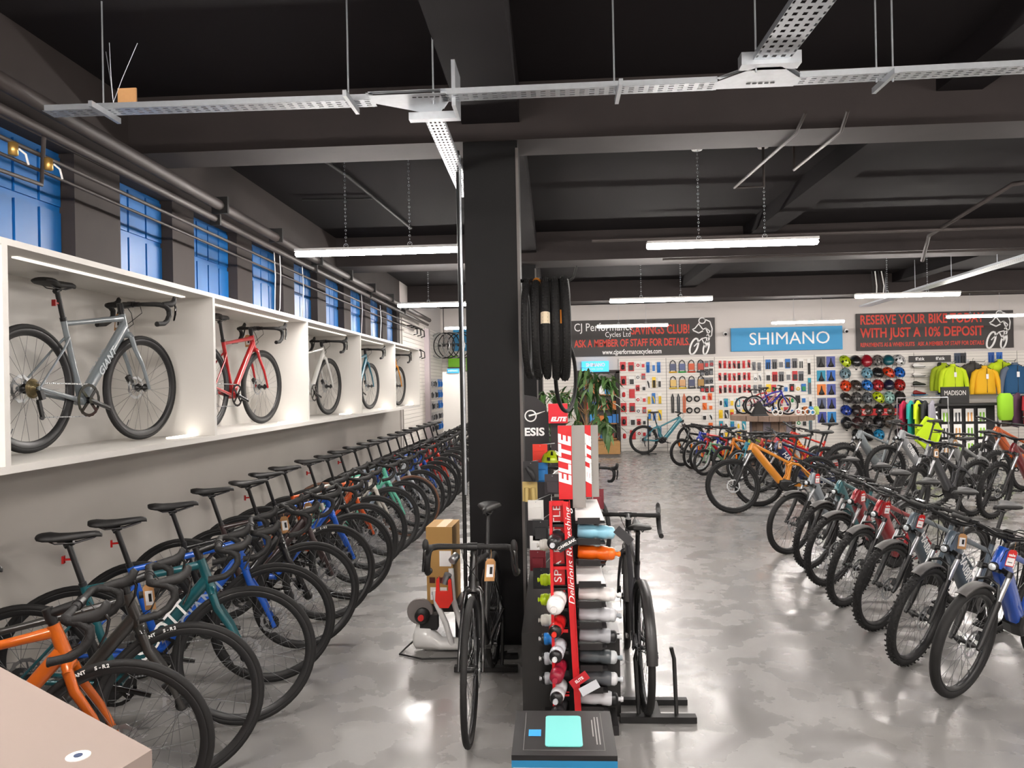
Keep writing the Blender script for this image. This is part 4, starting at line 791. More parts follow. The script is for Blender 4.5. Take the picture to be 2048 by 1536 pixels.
for i, (c, n) in enumerate(sd): hang('saddle_card', 'black saddle on %s card, %s column of the saddle bay, %s down' % (n, ('left', 'right')[i % 2], ORD[i//2]), 'saddle', 'saddles on backing cards', 6.96+(i % 2)*.25, 2.40-(i//2)*.36, sadcard, [PAPER, SADL], key='saddle_card|', over={0: plain(c)})
# helmets
def helmet(vents):
    mb = MB(); A, B, Cc = .115, .15, .105; nu, nv = 18, 9
    def P(i, j, k=1.0):
        t = j/nv*(pi*.54); a = 2*pi*i/nu; return (A*k*sin(t)*cos(a), -B*k*sin(t)*sin(a), Cc*k*cos(t)*1.05)
    q = [P(i, j) for j in range(nv+1) for i in range(nu)]; fs = []; dk = []
    for j in range(nv):
        for i in range(nu):
            f = (j*nu+i, j*nu+(i+1) % nu, (j+1)*nu+(i+1) % nu, (j+1)*nu+i)
            if vents and i % 3 == (1 if j < 5 else 2) and 2 <= j <= 7 and j != 4+ (i//3) % 2: dk.append([P(i, j, .86), P(i+1, j, .86), P(i+1, j+1, .86), P(i, j+1, .86)])
            else: fs.append(f)
    mb.add(q, fs, True); mb.add([P(i, nv) for i in range(nu)], [tuple(range(nu))]); mb.mi = 1
    for d in dk: mb.add(d, [(0, 1, 2, 3)])
    return mb
def straps():
    mb = MB()
    for s_ in (-1, 1): mb.tube([(s_*.09, -.04, -.01), (s_*.055+.02, -.05, -.12), (.055, -.05, -.2)], .004, 4)
    mb.cb((.055, -.05, -.21), (.04, .012, .02)); return mb
HC = ['c8e01c', '211f22', 'a8182a', '7c7874', '12606c', 'ececec', '86a4ae', None, '86bcd2', '1c1a1c', 'e8461c', '1a6cd0', 'f04a18', '4b4038', '2a7cd8', 'bb2a2e', '1a1c38', 'b0201c', '332c2a', '5a5856', '6a6f72', 'd2e81c', 'a8d4cc', '332f2e',
      '1f3fa0', '3a302e', '4e4238', '201c1c', '4a4636', '2a3a64', '19191b', '4c2c2c', '55504e', '1f1d1e', '6b5c50', 'e4e2e0', None, '232325', '1c1b1d', '2aa0d8', None, '26211f']
HN = {'c8e01c': 'lime yellow', '211f22': 'gloss black', 'a8182a': 'crimson', '7c7874': 'warm grey', '12606c': 'petrol', 'ececec': 'white', '86a4ae': 'blue grey', '86bcd2': 'powder blue', 'e8461c': 'orange red', '1a6cd0': 'cobalt', 'f04a18': 'bright orange', '2a7cd8': 'azure', 'bb2a2e': 'red', '1a1c38': 'navy', 'b0201c': 'scarlet', 'd2e81c': 'neon yellow', 'a8d4cc': 'mint', '1f3fa0': 'royal blue', '2aa0d8': 'cyan', 'e4e2e0': 'off-white', '5a5856': 'mid grey', '6a6f72': 'steel grey'}
for i, c in enumerate(HC):
    if not c: continue
    r, cc = i//6, i % 6; v = c not in ('211f22', 'a8182a', '12606c', '1a1c38', '19191b')
    h = hang('helmet', '%s cycle helmet, %s from the left in the %s row of helmets' % (HN.get(c, 'dark'), ORD[cc], ORD[r]), 'helmet', 'helmets on the slatwall', 7.52+cc*.272, 2.26-r*.318, lambda: helmet(v), [BLK, BLK], key='helmet|%d' % v, y=19.8, over={0: paint(c)}); h.rotation_euler = (radians(random.uniform(35, 58)), random.uniform(-.1, .1), random.uniform(-.5, .5)); h.scale = (1.2,)*3
    inst('chin_strap', cm('chin_strap|', straps, BLK), h)
def shoe():
    mb = MB(); S_ = [(-.135, .02, .02, .05), (-.12, .033, 0, .085), (-.07, .036, 0, .095), (-.03, .035, 0, .08), (.02, .038, 0, .062), (.07, .043, .002, .045), (.115, .036, .006, .035), (.138, .015, .012, .025)]
    mb.loft([[(x, w_*cos(a), (z0+z1)/2+(z1-z0)/2*math.copysign(abs(sin(a))**.7, sin(a))) for a in [2*pi*k/10 for k in range(10)]] for x, w_, z0, z1 in S_]); mb.mi = 1; mb.loft([[(x, w_*1.03*cos(a), z0-.004+.008*sin(a)) for a in [2*pi*k/10 for k in range(10)]] for x, w_, z0, z1 in S_]); return mb
for i in range(13):
    r, c = i//2, i % 2; col = ['e9e6e2', '2c2e26', 'e6e2dc', '34352e', '30342a', '5e5654', '8a2a28', '2a2b2c', '232b3c', '26282a', '2b3646', '1e1f20', '2a2a2c'][i]
    h = hang('shoe', '%s cycling shoe on a ledge, %s column of shoes, %s from the top' % ('white' if col[0] == 'e' else 'red' if col[0] == '8' else 'dark', ('left', 'right')[c], ORD[r]), 'shoe', 'shoes on ledges', 9.4+c*.62+.03*(r > 3), 2.08-r*.235, shoe, [BLK, BLK], key='shoe|', y=19.86, over={0: plain(col)}); h.scale = (1.15,)*3
    l = O('shoe_ledge', MB().box(-.17, .17, -.1, .1, -.02, -.008), plain('2f93c8') if r in (3, 4, 5) else mat('clear_ledge', 'c8c8c6', .3), None, h.location); tag(l, 'small %s ledge under a cycling shoe, %s column, %s from the top' % ('blue' if r in (3, 4, 5) else 'clear', ('left', 'right')[c], ORD[r]), 'shelf', 'shoe ledges')
s = O('header_sign', MB().box(0, 1.05, -.02, 0, 0, .17), plain('2e2a29'), None, (9.18, 19.93, 2.2)); tag(s, 'dark header board with white lettering above the shoes', 'sign')
for x in (.27, .78): text(s, "fi'zi:k", .11, WTXT, TR(x, -.022, .085) @ FRONT, bold=.003)
s = O('header_sign', MB().box(0, 1.12, -.02, 0, 0, .17), plain('b4201f'), None, (7.75, 19.72, .86)); tag(s, 'red header board with oval emblem between the helmet rows', 'sign'); inst('emblem_oval', MB().lathe([(.12, 0), (.12, .006)], 20, ax=(0, -1, 0)).mesh('emblem_oval', plain('d9b8b0')), s, TR(.26, -.02, .085) @ Matrix.Diagonal((1, 1, .55, 1)))
text(s, 'BELL', .09, plain('7a1212'), TR(.26, -.03, .085) @ FRONT); text(s, 'Racing  Performance', .06, WTXT, TR(.75, -.022, .06) @ FRONT)
# ------------------------------------------------------------------ clothing at the right of the back wall
def jacket(col, sleeve, label, x, y, z, hem='plain', k=1.0, rz=0, group='jackets hanging on the slatwall'):
    t = E('jacket', label, 'jacket', (x, y, z), rz, group, k)
    def ell(w_, d, zz, bulge=0): return [(w_*cos(a), d*sin(a)*(1+.12*sin(5*a+zz*9)), zz+bulge*abs(cos(a))) for a in [2*pi*i/20 for i in range(20)]]
    O('body', MB().loft([ell(.07, .045, 0), ell(.10, .06, -.02), ell(.2, .08, -.055), ell(.235, .09, -.12), ell(.24, .1, -.25), ell(.25, .105, -.42), ell(.265, .11, -.60), ell(.262, .105, -.66), ell(.24, .09, -.655)], caps=False), mat('cloth_'+col, col, .8, bump=.6, nscale=9), t)
    O('collar', MB().loft([ell(.07, .045, -.005), ell(.065, .045, .05), ell(.055, .035, .05), ell(.055, .035, 0)], caps=False), mat('cloth_'+sleeve, sleeve, .8, bump=.6, nscale=9), t)
    for s_ in (-1, 1): O('sleeve', MB().tube([(s_*.17, 0, -.07), (s_*.25, -.01, -.14), (s_*.30, -.02, -.32), (s_*.325, -.03, -.52), (s_*.33, -.03, -.66)], [(.05, .06), (.065, .07), (.06, .065), (.05, .055), (.04, .045)], 10), MATS['cloth_'+sleeve], t)
    O('zip', MB().box(-.004, .004, -.115, -.1, -.62, -.02), BLK, t); O('hanger', MB().tube([(-.16, 0, -.03), (0, 0, .04), (.16, 0, -.03)], .008, 6).tube([(0, 0, .04), (0, 0, .09), (.02, 0, .12), (.035, 0, .1)], .004, 5), BLK, t)
    if hem: O('hang_tag', MB().box(-.03, .03, -.125, -.12, -.28, -.16), PAPER, t)
    return t
jacket('c3dc1e', 'c3dc1e', 'bright lime jacket in front, leftmost on the slatwall', 9.98, 19.35, 2.08); jacket('b5cc22', '9db01e', 'darker lime jacket behind the leftmost lime jacket', 9.92, 19.65, 2.12, '')
jacket('e8b21c', 'e8b21c', 'mustard yellow jacket in the middle of the hanging jackets', 10.72, 19.3, 2.02, k=1.0); jacket('43403c', '43403c', 'charcoal jacket behind the mustard yellow one', 10.6, 19.6, 2.15, '', k=1.0)
jacket('1d4d74', '5f6a7a', 'navy jacket with grey sleeves at the right of the hanging jackets', 11.45, 19.3, 2.08, k=1.1); jacket('c3dc1e', 'c3dc1e', 'lime jacket behind the navy jacket', 11.3, 19.65, 2.18, '')
for i, x in enumerate((9.95, 10.65, 11.38)): tag(O('jacket_hook', MB().tube([(0, 0, 0), (0, -.75, -.03), (0, -.78, .0)], .008, 6).box(-.03, .03, -.0, .03, -.04, .04), STEEL, None, (x, 19.92, 2.2)), 'steel arm holding the %s pair of jackets' % ('lime', 'mustard and charcoal', 'navy and lime')[i], 'hook')
for i, (x, c) in enumerate(((10.4, '2a3a50'), (10.55, '25262a'), (11.25, '1c4f9c'), (11.45, '1f5fb4'))): hang('glove_pack', '%s pair of gloves hanging above the jackets' % ('slate', 'black', 'blue', 'bright blue')[i], 'gloves', 'gloves above the jackets', x, 2.42, packet(.15, .26, 4), [PAPER, BLK, STEEL], key='gl|', over={0: plain(c), 1: plain(c)})
def garment(col, label, x, y, z, rz, grp, L=.75):
    mb = MB(); mb.loft([[(w_*cos(a), d*sin(a), zz) for a in [2*pi*i/12 for i in range(12)]] for w_, d, zz in ((.03, .02, 0), (.2, .03, -.07), (.23, .04, -.3), (.24, .045, -L), (.2, .03, -L-.01))]); mb.tube([(-.2, 0, -.08), (-.26, 0, -.4)], [.04, .03], 8); mb.tube([(.2, 0, -.08), (.26, 0, -.4)], [.04, .03], 8)
    o = O('garment', mb, mat('cloth_'+col, col, .8, bump=.6, nscale=9), None, (x, y, z), (0, 0, rz)); tag(o, label, 'garment', grp); return o
for i, (c, n) in enumerate((('a8163e', 'crimson'), ('1f9a92', 'turquoise'), ('c8e01c', 'lime'), ('2a2c2c', 'black'), ('8f8d96', 'lilac grey'))): garment(c, '%s top on the short rail left of the black glove stand' % n, 7.75+i*.13, 17.1-.05*i, 1.3, radians(50), 'tops on the short rail')
for i, (c, n) in enumerate((('4a4038', 'brown'), ('4a2c40', 'plum'), ('a01c28', 'dark red'), ('c01c26', 'red'), ('7a1018', 'glossy wine red'))): garment(c, '%s jersey on the rail under the navy jacket' % n, 10.25+i*.22, 17.6-.03*i, 1.42, radians(35), 'jerseys on the right rail')
garment('c8ea1c', 'fluorescent yellow jacket draped low in front of the glove stand', 7.4, 15.0, .98, radians(20), None, .6).rotation_euler = (0, radians(35), radians(20))
for nm, a, b in (('short rail carrying the bright tops', (7.65, 17.2), (8.6, 16.9)), ('rail carrying the red jerseys', (10.1, 17.7), (11.4, 17.4))):
    r = E('clothes_rail', nm, 'clothes rail', (a[0], a[1], 0)); L = b[0]-a[0]; O('rail', MB().tube([(0, 0, 1.36), (L, b[1]-a[1], 1.36)], .014, 8), STEEL, r)
    for xx, yy in ((0, 0), (L, b[1]-a[1])): O('post', MB().tube([(xx, yy, .02), (xx, yy, 1.36)], .014, 8), STEEL, r)
g = E('glove_stand', 'black glove display stand with vertical white lettering', 'display stand', (8.95, 17.0, 0)); O('frame', MB().box(-.75, .75, .1, .16, .02, 1.17).box(-.75, -.5, -.02, .1, .02, 1.17), BLK, g); O('top_shelf', MB().box(-1.1, .85, -.1, .3, 1.17, 1.22), BLK, g)
text(g, 'MADISON', .26, WTXT, TR(-.62, -.025, .62) @ RX(pi/2) @ RZ(pi/2), bold=.006)
s = O('brand_sign', MB().box(-.3, .3, -.02, .02, 0, .36), BLK, None, (8.85, 17.1, 1.225)); tag(s, 'black board with white lettering on top of the glove stand', 'sign'); text(s, 'MADISON', .15, plain('bdbab6'), TR(0, -.022, .22) @ FRONT, wfit=.46)
for i in range(12):
    r, c = i//4, i % 4; col = ['8fce1c', '33343a', 'd8a060', '6fae1c'][(c+r) % 4]
    hang('glove_pack', 'pair of gloves on the black stand, %s column, %s row' % (ORD[c], ORD[r]), 'gloves', 'gloves on the black stand', 8.62+c*.26, 1.1-r*.34, packet(.17, .28, 4), [PAPER, BLK, STEEL], key='gl2|', y=17.08, over={0: WPL, 1: plain(col)})
tag(O('bag', MB().tube([(0, 0, .0), (0, 0, .1), (0, 0, .5), (0, 0, .58)], [(.12, .08), (.15, .1), (.15, .1), (.1, .06)], 12, pw=.7), mat('cloth_7fb018', '7fb018', .8), None, (9.75, 16.8, .85)), 'tall olive green bag at the right of the glove stand', 'bag')
# ------------------------------------------------------------------ cable drum table and what stands on it
t = E('drum_table', 'large round table made of a wooden cable drum with planked base', 'table', (4.62, 16.2, 0))
for i in range(9):
    x0 = -.87+i*1.74/9; x1 = x0+1.74/9-.008; yy = lambda x: math.sqrt(max(0, .87**2-x*x)); P = [(x0, -yy(x0)), (x1, -yy(x1)), (x1, yy(x1)), (x0, yy(x0))]; P = [(a, b if abs(b) > .05 else math.copysign(.05, b)) for a, b in P]; mb = MB()
    mb.add([(a, b, z) for z in (.97, 1.08) for a, b in P], [(3, 2, 1, 0), (4, 5, 6, 7), (0, 1, 5, 4), (1, 2, 6, 5), (2, 3, 7, 6), (3, 0, 4, 7)]); O('plank', mb, WOOD, t)
for i in range(18):
    a = 2*pi*i/18; mb = MB(); mb.T = RZ(a) @ TR(.44, 0, 0); mb.box(-.012, .012+.004*(i % 3), -.073, .073, .05, .97); O('stave', mb, WOOD if i % 3 else mat('wood_grey', '8d8690', .8, noise=.2), t)
O('base_disc', MB().lathe([(.6, 0), (.6, .05)], 24), WOOD, t)
bike('kid', (4.86, 15.9, 1.08), -2, '2a2bb8', 'small royal blue children\'s bike on top of the cable-drum table', None, sc=.78, rimm=plain('b9bbbd', .35), steer=-4)
bike('kid', (4.85, 16.3, 1.08), -2, 'e8a0b8', 'small pink children\'s bike behind the royal blue one on the drum table', None, sc=.72, rimm=plain('b9bbbd', .35), steer=-4)
bike('kid', (4.75, 16.65, 1.08), 2, 'd0302a', 'small red children\'s bike farthest back on the drum table', None, sc=.72, rimm=plain('b9bbbd', .35))
tag(O('display_pedestal', MB().loft([[(x*k, y*k, z) for x, y in ((-1, -1), (1, -1), (1, 1), (-1, 1))] for k, z in ((.16, 0), (.13, .04), (.035, .28), (.03, .3))], smooth=False), BLK, None, (4.22, 15.72, 1.08)), 'black tapered wheel stand at the left of the drum table', 'stand')
for i, x in enumerate((4.5, 4.95, 5.15)): tag(O('training_ring', MB().ring(.055, .014, 16, 6, c=(0, 0, .07)).ring(.045, .012, 16, 6, c=(.1, .02, .058)), WPL, None, (x, 15.55, 1.08)), 'grey plastic spacer rings under the bikes on the drum table, %s from the left' % ORD[i], 'rings', 'grey plastic rings on the drum table')
for i, (c, n) in enumerate((('a85a1c', 'amber'), ('3f8fd0', 'blue'), ('b8cf60', 'pale green'))): tag(O('jar', MB().lathe([(.05, 0), (.055, .02), (.055, .13), (.04, .15), (.04, .17)], 12), plain(c), None, (5.2+i*.11, 15.85, 1.08)), '%s tub at the right of the drum table' % n, 'tub')
# ------------------------------------------------------------------ workshop hatch and its stock
hs = E('stock_shelf', 'open wooden stock shelves seen through the workshop hatch', 'shelf', (.75, 19.55, 0)); 
for z in (.35, .75, 1.12, 1.5, 1.85): O('shelf_board', MB().box(0, .88, 0, .38, z, z+.03), mat('shelf_wood', '9a6a3c', .7, noise=.2), hs)
for x in (0, .86): O('side', MB().box(x, x+.02, 0, .38, 0, 2.05), BLK, hs)
O('back', MB().box(0, .88, .37, .385, 0, 2.05), plain('6a6460'), hs)
n = 0
for r, z in enumerate((.38, .78, 1.15, 1.53)):
    x = .03
    while x < .78:
        w_ = random.uniform(.09, .18); hh = random.uniform(.14, .27); c, cn = random.choice([('1c6fb8', 'blue'), ('2f8fd0', 'light blue'), ('e6e6e6', 'white'), ('b5651d', 'brown'), ('1f4f90', 'dark blue'), ('a8281f', 'red'), ('3d3b3a', 'black')])
        o = O('stock_box', MB().box(0, w_, 0, .26, 0, hh).box(w_*.2, w_*.8, -.003, 0, hh*.3, hh*.7), plain(c), None, (.75+x, 19.6, z)); n += 1
        tag(o, '%s stock box, %s from the left on the %s hatch shelf up' % (cn, ORD[int((x-.03)/.14) if x > .03 else 0], ORD[r]), 'box', 'stock boxes in the hatch'); x += w_+.015
tag(O('door_mat', MB().box(-.55, .5, -.5, .35, 0, .012), plain('5c5956', .9), None, (1.1, 18.9, 0.001)), 'dark grey mat on the floor before the workshop hatch', 'mat')
tag(O('crate', MB().box(-.5, .5, -.2, .2, 0, .32).box(-.5, .5, -.22, -.2, .26, .32), mat('ply', 'a87f4d', .7, noise=.2), None, (1.15, 19.25, .02)), 'low plywood crate in front of the hatch', 'crate')
# ------------------------------------------------------------------ left far corner: hanging wheels, panel, goods
for i in range(6):
    R = .31; mb = MB(); t = E('spare_wheel', 'bare bicycle wheel hanging on the ceiling rack at the far left, %s from the left' % ORD[i], 'wheel', (-2.8+i*.12, 18.4, 2.82), radians(-28+i*2), 'spare wheels on the rack')
    inst('rim', cm('srim|', lambda: MB().ring(R, .014, 40, 6, rx=.012), RIM), t, None, {0: STEEL} if i in (0, 3) else None); inst('hub', cm('shub|', lambda: MB().lathe([(.012, -.05), (.03, -.03), (.014, -.02), (.014, .02), (.03, .03), (.012, .05)], 10, ax=(0, 1, 0)), DSTEEL), t)
    def sp():
        mb = MB()
        for k in range(20): a = 2*pi*k/20; mb.tube([(.02*cos(a+1), .02*(-1)**k, .02*sin(a+1)), (R*cos(a), 0, R*sin(a))], .0018, 3, caps=False)
        return mb
    q = inst('spokes', cm('sspk|', sp, SPOKE), t); q['kind'] = 'stuff'
tag(O('wheel_rack', MB().tube([(-2.75, 18.5, 2.86), (-1.7, 18.5, 2.86)], .012, 6).tube([(-2.7, 18.5, 2.86), (-2.7, 18.5, 3.9)], .01, 6).tube([(-1.75, 18.5, 2.86), (-1.75, 18.5, 3.9)], .01, 6), BLK), 'black ceiling rail carrying the spare wheels', 'rack')
p = O('end_panel', MB().box(-2.45, -1.98, 16.5, 17.0, 0, 2.13), WHITE); tag(p, 'tall plain white gondola end panel behind the road bikes', 'display panel'); h_ = O('panel_header', MB().box(-2.34, -2.08, 16.47, 16.5, 2.1, 2.2), SBLUE, p); text(p, 'SHIMANO', .05, WTXT, TR(-2.21, 16.465, 2.15) @ FRONT)
for i, (y, z) in enumerate([(17.6+.25*j, 2.0-.27*r) for r in range(6) for j in range(8)]):
    c = [('3d3c40',), ('9a9a9e',), ('2b2c30',), ('1f74c8',)][3 if (i % 8) > 4 and (i//8) in (0, 1, 2, 4) else i % 3]
    o = hang('spares_pack', 'carded spares pack on the left slatwall, %s from the post, %s row down' % (ORD[i % 8], ORD[i//8]), 'packet', 'spares on the left slatwall', 0, 0, packet(.16, .2, 3 if i % 2 else 1), [PAPER, BLK, STEEL], key='lsp%d|' % (i % 2), over={0: plain('c9c7c6') if c[0] != '1f74c8' else plain('1f74c8'), 1: plain(c[0])}); o.location = (-2.93, y, z); o.rotation_euler = (0, 0, -pi/2 if 0 else pi/2)
for i in range(6):
    o = tag(O('bare_handlebar', MB().tube([(0, -.02, .05), (.05, -.12, .05), (.12, -.18, .0), (.1, -.2, -.12), (0, -.18, -.14)], .013, 7), BLK, None, (-2.95, 14.9+.42*(i % 3)+.1, 3.0-.45*(i//3))), 'bare handlebar hanging above the showcase end, %s of the %s row' % (ORD[i % 3], ('upper', 'lower')[i//3]), 'handlebar', 'bare handlebars on the slatwall'); o.rotation_euler = (0, 0, radians(70))
for i, (x, z, k) in enumerate(((-2.78, 2.52, 0), (-2.3, 2.42, 1))): o = O('green_box', MB().box(0, .34, -.1, 0, -.0, .36 if k else .3), plain('7ac41c'), None, (x, 19.9, z-.2)); tag(o, 'lime green %s box on the far left back wall' % ('arched', 'tall')[k], 'box'); tag(O('wall_shelf', MB().box(-.02, .36, -.12, .04, -.02, -.002), plain('3a3837'), None, (x, 19.9, z-.2)), 'thin dark shelf holding the %s lime green box' % ('arched', 'tall')[k], 'shelf')
# ------------------------------------------------------------------ plant
pl = E('weeping_fig', 'tall indoor fig tree with long drooping leaves in front of the workshop hatch', 'plant', (.56, 13.4, 0))
O('plant_pot', MB().lathe([(.14, 0), (.2, .02), (.24, .38), (.25, .4), (.22, .4), (.2, .34)], 20), plain('3a3836'), pl); O('trunk', MB().tube([(0, 0, .3), (.02, .02, .9), (0, 0, 1.4), (.03, 0, 1.85), (.0, .0, 2.05)], [.03, .026, .022, .016, .008], 8), mat('bark', '8c6a4a', .8, noise=.3, nscale=30), pl)
LG = [mat('leaf_a', '3f5f30', .45), mat('leaf_b', '2c4522', .45), mat('leaf_c', '587542', .45)]
def leaf():
    mb = MB(); q = []
    for t_, w_, d in ((0, .003, 0), (.2, .017, .006), (.45, .021, -.004), (.75, .014, -.03), (1, .001, -.06)): q += [(-w_, t_*.19, d), (0, t_*.19, d-.003), (w_, t_*.19, d)]
    f = []
    for i in range(4):
        for j in range(2): f.append((i*3+j, i*3+j+1, i*3+j+4, i*3+j+3))
    mb.add(q, f, True); return mb
LME = [leaf().mesh('leaf', m) for m in LG]
rnd = random.Random(3)
tufts = [(0, 0, 2.0, .16), (-.25, 0, 1.72, .2), (.2, -.1, 1.9, .2), (-.45, -.1, 1.62, .2), (.3, .05, 1.55, .2), (-.3, -.1, 1.4, .18), (.28, -.1, 1.2, .2), (.42, 0, 1.05, .16), (-.6, 0, 1.3, .16), (-.15, -.15, 1.1, .15), (-.55, -.1, 1.0, .15), (.05, -.2, 1.75, .15), (-.7, 0, 1.6, .12), (.42, -.1, 1.85, .14)]
for j, (x, y, z, r) in enumerate(tufts):
    O('branch', MB().tube([(0, 0, max(.9, z-.35)), (x*.5, y*.5, z+.02), (x, y, z+.05)], [.01, .007, .004], 5), MATS['bark'], pl)
    for k in range(21):
        a = rnd.uniform(0, 2*pi); m = TR(x+rnd.uniform(-r, r)*.7, y+rnd.uniform(-r, r)*.7, z+rnd.uniform(-.12, .1)) @ RZ(a) @ RX(radians(rnd.uniform(-68, 0))) @ Matrix.Scale(rnd.uniform(1.25, 2.0), 4); inst('leaf', rnd.choice(LME), pl, m)
# ------------------------------------------------------------------ black banner, second red display
b = E('pop_up_banner', 'black rounded pop-up banner with white wing emblem behind the column', 'banner', (-.36, 8.3, 0)); P = [(-.3, 0), (.3, 0), (.3, 1.45), (.26, 1.58), (.16, 1.67), (0, 1.7), (-.16, 1.67), (-.26, 1.58), (-.3, 1.45)]
O('panel', MB().prism(P, -.01, .01), plain('211f21'), b); text(b, 'GENESIS', .12, WTXT, TR(.0, -.012, 1.28) @ FRONT, wfit=.5, bold=.004); inst('emblem_ring', MB().ring(.06, .008, 20, 5, rx=.003).tube([(-.02, 0, .0), (.07, 0, .02), (.16, 0, .05)], [.012, .01, .003], 5).mesh('emblem_ring', WTXT), b, TR(.1, -.012, 1.46))
d2 = E('floor_display', 'black floor display with a red block header, farther down the aisle', 'display stand', (.04, 7.9, 0)); O('post', MB().box(-.08, .08, -.06, .06, 0, 1.4), plain('2a2122'), d2); hd = O('header', MB().box(-.1, .1, -.09, .09, 1.4, 1.6), plain('cf2230'), d2); text(d2, 'ELITE', .06, WTXT, TR(0, -.092, 1.44) @ FRONT, shear=.3, wfit=.17, bold=.003)
# ------------------------------------------------------------------ centre plinth and pegged goods behind the bottle stand
pn = O('plinth', MB().box(-.2, .33, 4.08, 6.04, 0, .45), mat('plinth_black', '242322', .28, noise=.3, nscale=3)); tag(pn, 'long low black plinth along the centre aisle behind the bottle stand', 'plinth')
tp = E('display_tower', 'grey accessory tower hung with small packs standing behind the bottle stand', 'display stand', (.05, 5.2, .45)); O('body', MB().box(-.06, .16, -.05, .35, 0, .72), plain('8f8c86'), tp)
O('foot', MB().box(-.1, .2, -.1, .4, 0, .02), BLK, tp)
pk = [(-.17, 5.0, 1.16, 'c8b070', 'kraft and yellow multitool card', 4), (-.1, 5.05, 1.28, '2f86d0', 'bright blue pack', 1), (-.16, 4.95, 1.3, '2a2a2c', 'black tool pack', 3), (-.02, 4.9, 1.22, '3a3438', 'black boxed light', 1), (-.13, 4.85, 1.06, 'e8e6e2', 'grey card with small yellow pump', 1), (-.10, 5.1, 1.40, 'd8301c', 'vivid red boxed bell', 1),
      (-.1, 4.8, .94, '2a2a2c', 'black computer mount pack', 1), (-.12, 4.8, .84, 'e8e8e6', 'white round light', 1), (-.12, 4.75, .76, '6a1420', 'dark red rear light', 1), (-.1, 4.7, .66, '1e1e20', 'black clamp pack', 1), (.22, 4.9, 1.24, 'c8b8c4', 'pale pink box pack', 1), (.26, 4.9, 1.12, '7a2430', 'dark red boxed pack', 1)]
for x, y, z, c, n, s_ in pk:
    O('peg_arm', MB().tube([(x-.05, y-5.2, z-.455), (x*.3+.0-.02, .0, z-.455)], .003, 4), STEEL, tp)
    hang('accessory_pack', n+' hanging on the grey accessory tower', 'packet', 'packs on the grey accessory tower', x, z, packet(.1, .13, s_), [PAPER, BLK, STEEL], key='ap%d|' % s_, y=y, over={0: plain(c), 1: plain(c)})
for i, z in enumerate((.45, .95)):
    hang('helmet', ('white', 'lime and black')[i]+' helmet perched on the grey accessory tower', 'helmet', None, -.02, z+.35, lambda: helmet(True), [BLK, BLK], key='helmet|1', y=4.98, over={0: paint(('e6e6e4', 'c8e01c')[i])}).scale = (.6,)*3
# ------------------------------------------------------------------ red bottle stand
X0, X1, YF, YK = -.02, .10, 3.88, 4.02
bs = E('bottle_stand', 'tall red and black floor stand holding drinks bottles on three sides', 'display stand', (.05, 3.95, 0)); RC = mat('red_card', 'c81c22', .45); BC = mat('black_card', '191718', .5); GC = mat('grey_card', '8f8b87', .6)
def bb_(n, m, *b): return O(n, MB().box(b[0]-.05, b[1]-.05, b[2]-3.95, b[3]-3.95, b[4], b[5]), m, bs)
bb_('back_panel', BC, -.02, .12, 4.01, 4.03, .05, 1.2); bb_('foot', BC, -.08, .30, 3.86, 4.12, .0, .05); bb_('red_edge', RC, -.035, -.02, 3.84, 3.88, .05, 1.2)
O('red_edge', MB().bar((.045, -.10, .05), (.0, -.10, 1.2), .03, .006, ref=(1, 0, 0)), RC, bs); O('side_panel', MB().bar((.06, -.08, .05), (.02, -.08, 1.2), .004, .06, ref=(1, 0, 0)), RC, bs)
text(bs, 'Delicious Refreshing', .045, WTXT, TR(.018, -.106, .92) @ RX(pi/2) @ RZ(pi/2+.03), wfit=.5, shear=.3)
ZS = (.16, .264, .377, .487, .597, .705, .81, .92, 1.03, 1.137)
for i, zc in enumerate(ZS):
    z = zc-.045
    O('bottle_shelf', MB().box(-.08, -.0, -.09, .1, z-.008, z), BC, bs); O('bottle_shelf', MB().box(.05, .2, -.06, .1, z-.012, z-.002), BC, bs)
    O('shelf_lip', MB().box(.06, .175, -.066, -.06, z-.014, z+.018), BC, bs)
    O('cell_divider', MB().box(-.07, .0, -.09, -.086, z+.085, z+.108), BC if i % 3 else RC, bs)
for i in (6, 9): O('cell_lining', MB().loft([[(.05, -.055, ZS[i]-.043), (.2, -.055, ZS[i]-.043), (.2, .09, ZS[i]-.043), (.05, .09, ZS[i]-.043)], [(.05, .05, ZS[i]+.045), (.17, .05, ZS[i]+.045), (.17, .09, ZS[i]+.045), (.05, .09, ZS[i]+.045)]], smooth=False), PAPER, bs)
O('red_front_panel', MB().box(-.08, -.01, -.062, -.058, .7, 1.2), RC, bs)
text(bs, 'SPA  BOTTLE', .055, WTXT, TR(-.045, -.066, .98) @ RX(pi/2) @ RZ(pi/2), wfit=.4)
# header box, two folded wings
for k, (x, y, w_, rz) in enumerate(((-.033, -.02, .075, .35), (.108, -.012, .034, .35))):
    hh = E_ = O('header_wing', MB().box(0, w_, 0, .01, 1.2 if k == 0 else 1.21, 1.585), RC, bs, (x, y, 0), (0, 0, rz*.0)); text(bs, 'ELITE', (.085 if k == 0 else .045), WTXT, TR(x+w_/2, y-.002, 1.40) @ RX(pi/2) @ RZ(pi/2), wfit=.27, shear=.25, bold=.004, space=1.1)
    O('header_side', MB().bar((x+w_, y, 1.2-.045*(k == 0)), (x+w_, y, 1.585), .006, .006), GC, bs)
    O('header_panel', MB().prism([(x+w_, 1.155 if k == 0 else 1.21), (x+w_+(.065 if k == 0 else .035), 1.155 if k == 0 else 1.21), (x+w_+(.065 if k == 0 else .035), 1.585), (x+w_, 1.585)], y-.0, y+.008), GC, bs)
O('header_core', MB().box(-.03, .135, .0, .10, 1.2, 1.58), GC, bs)
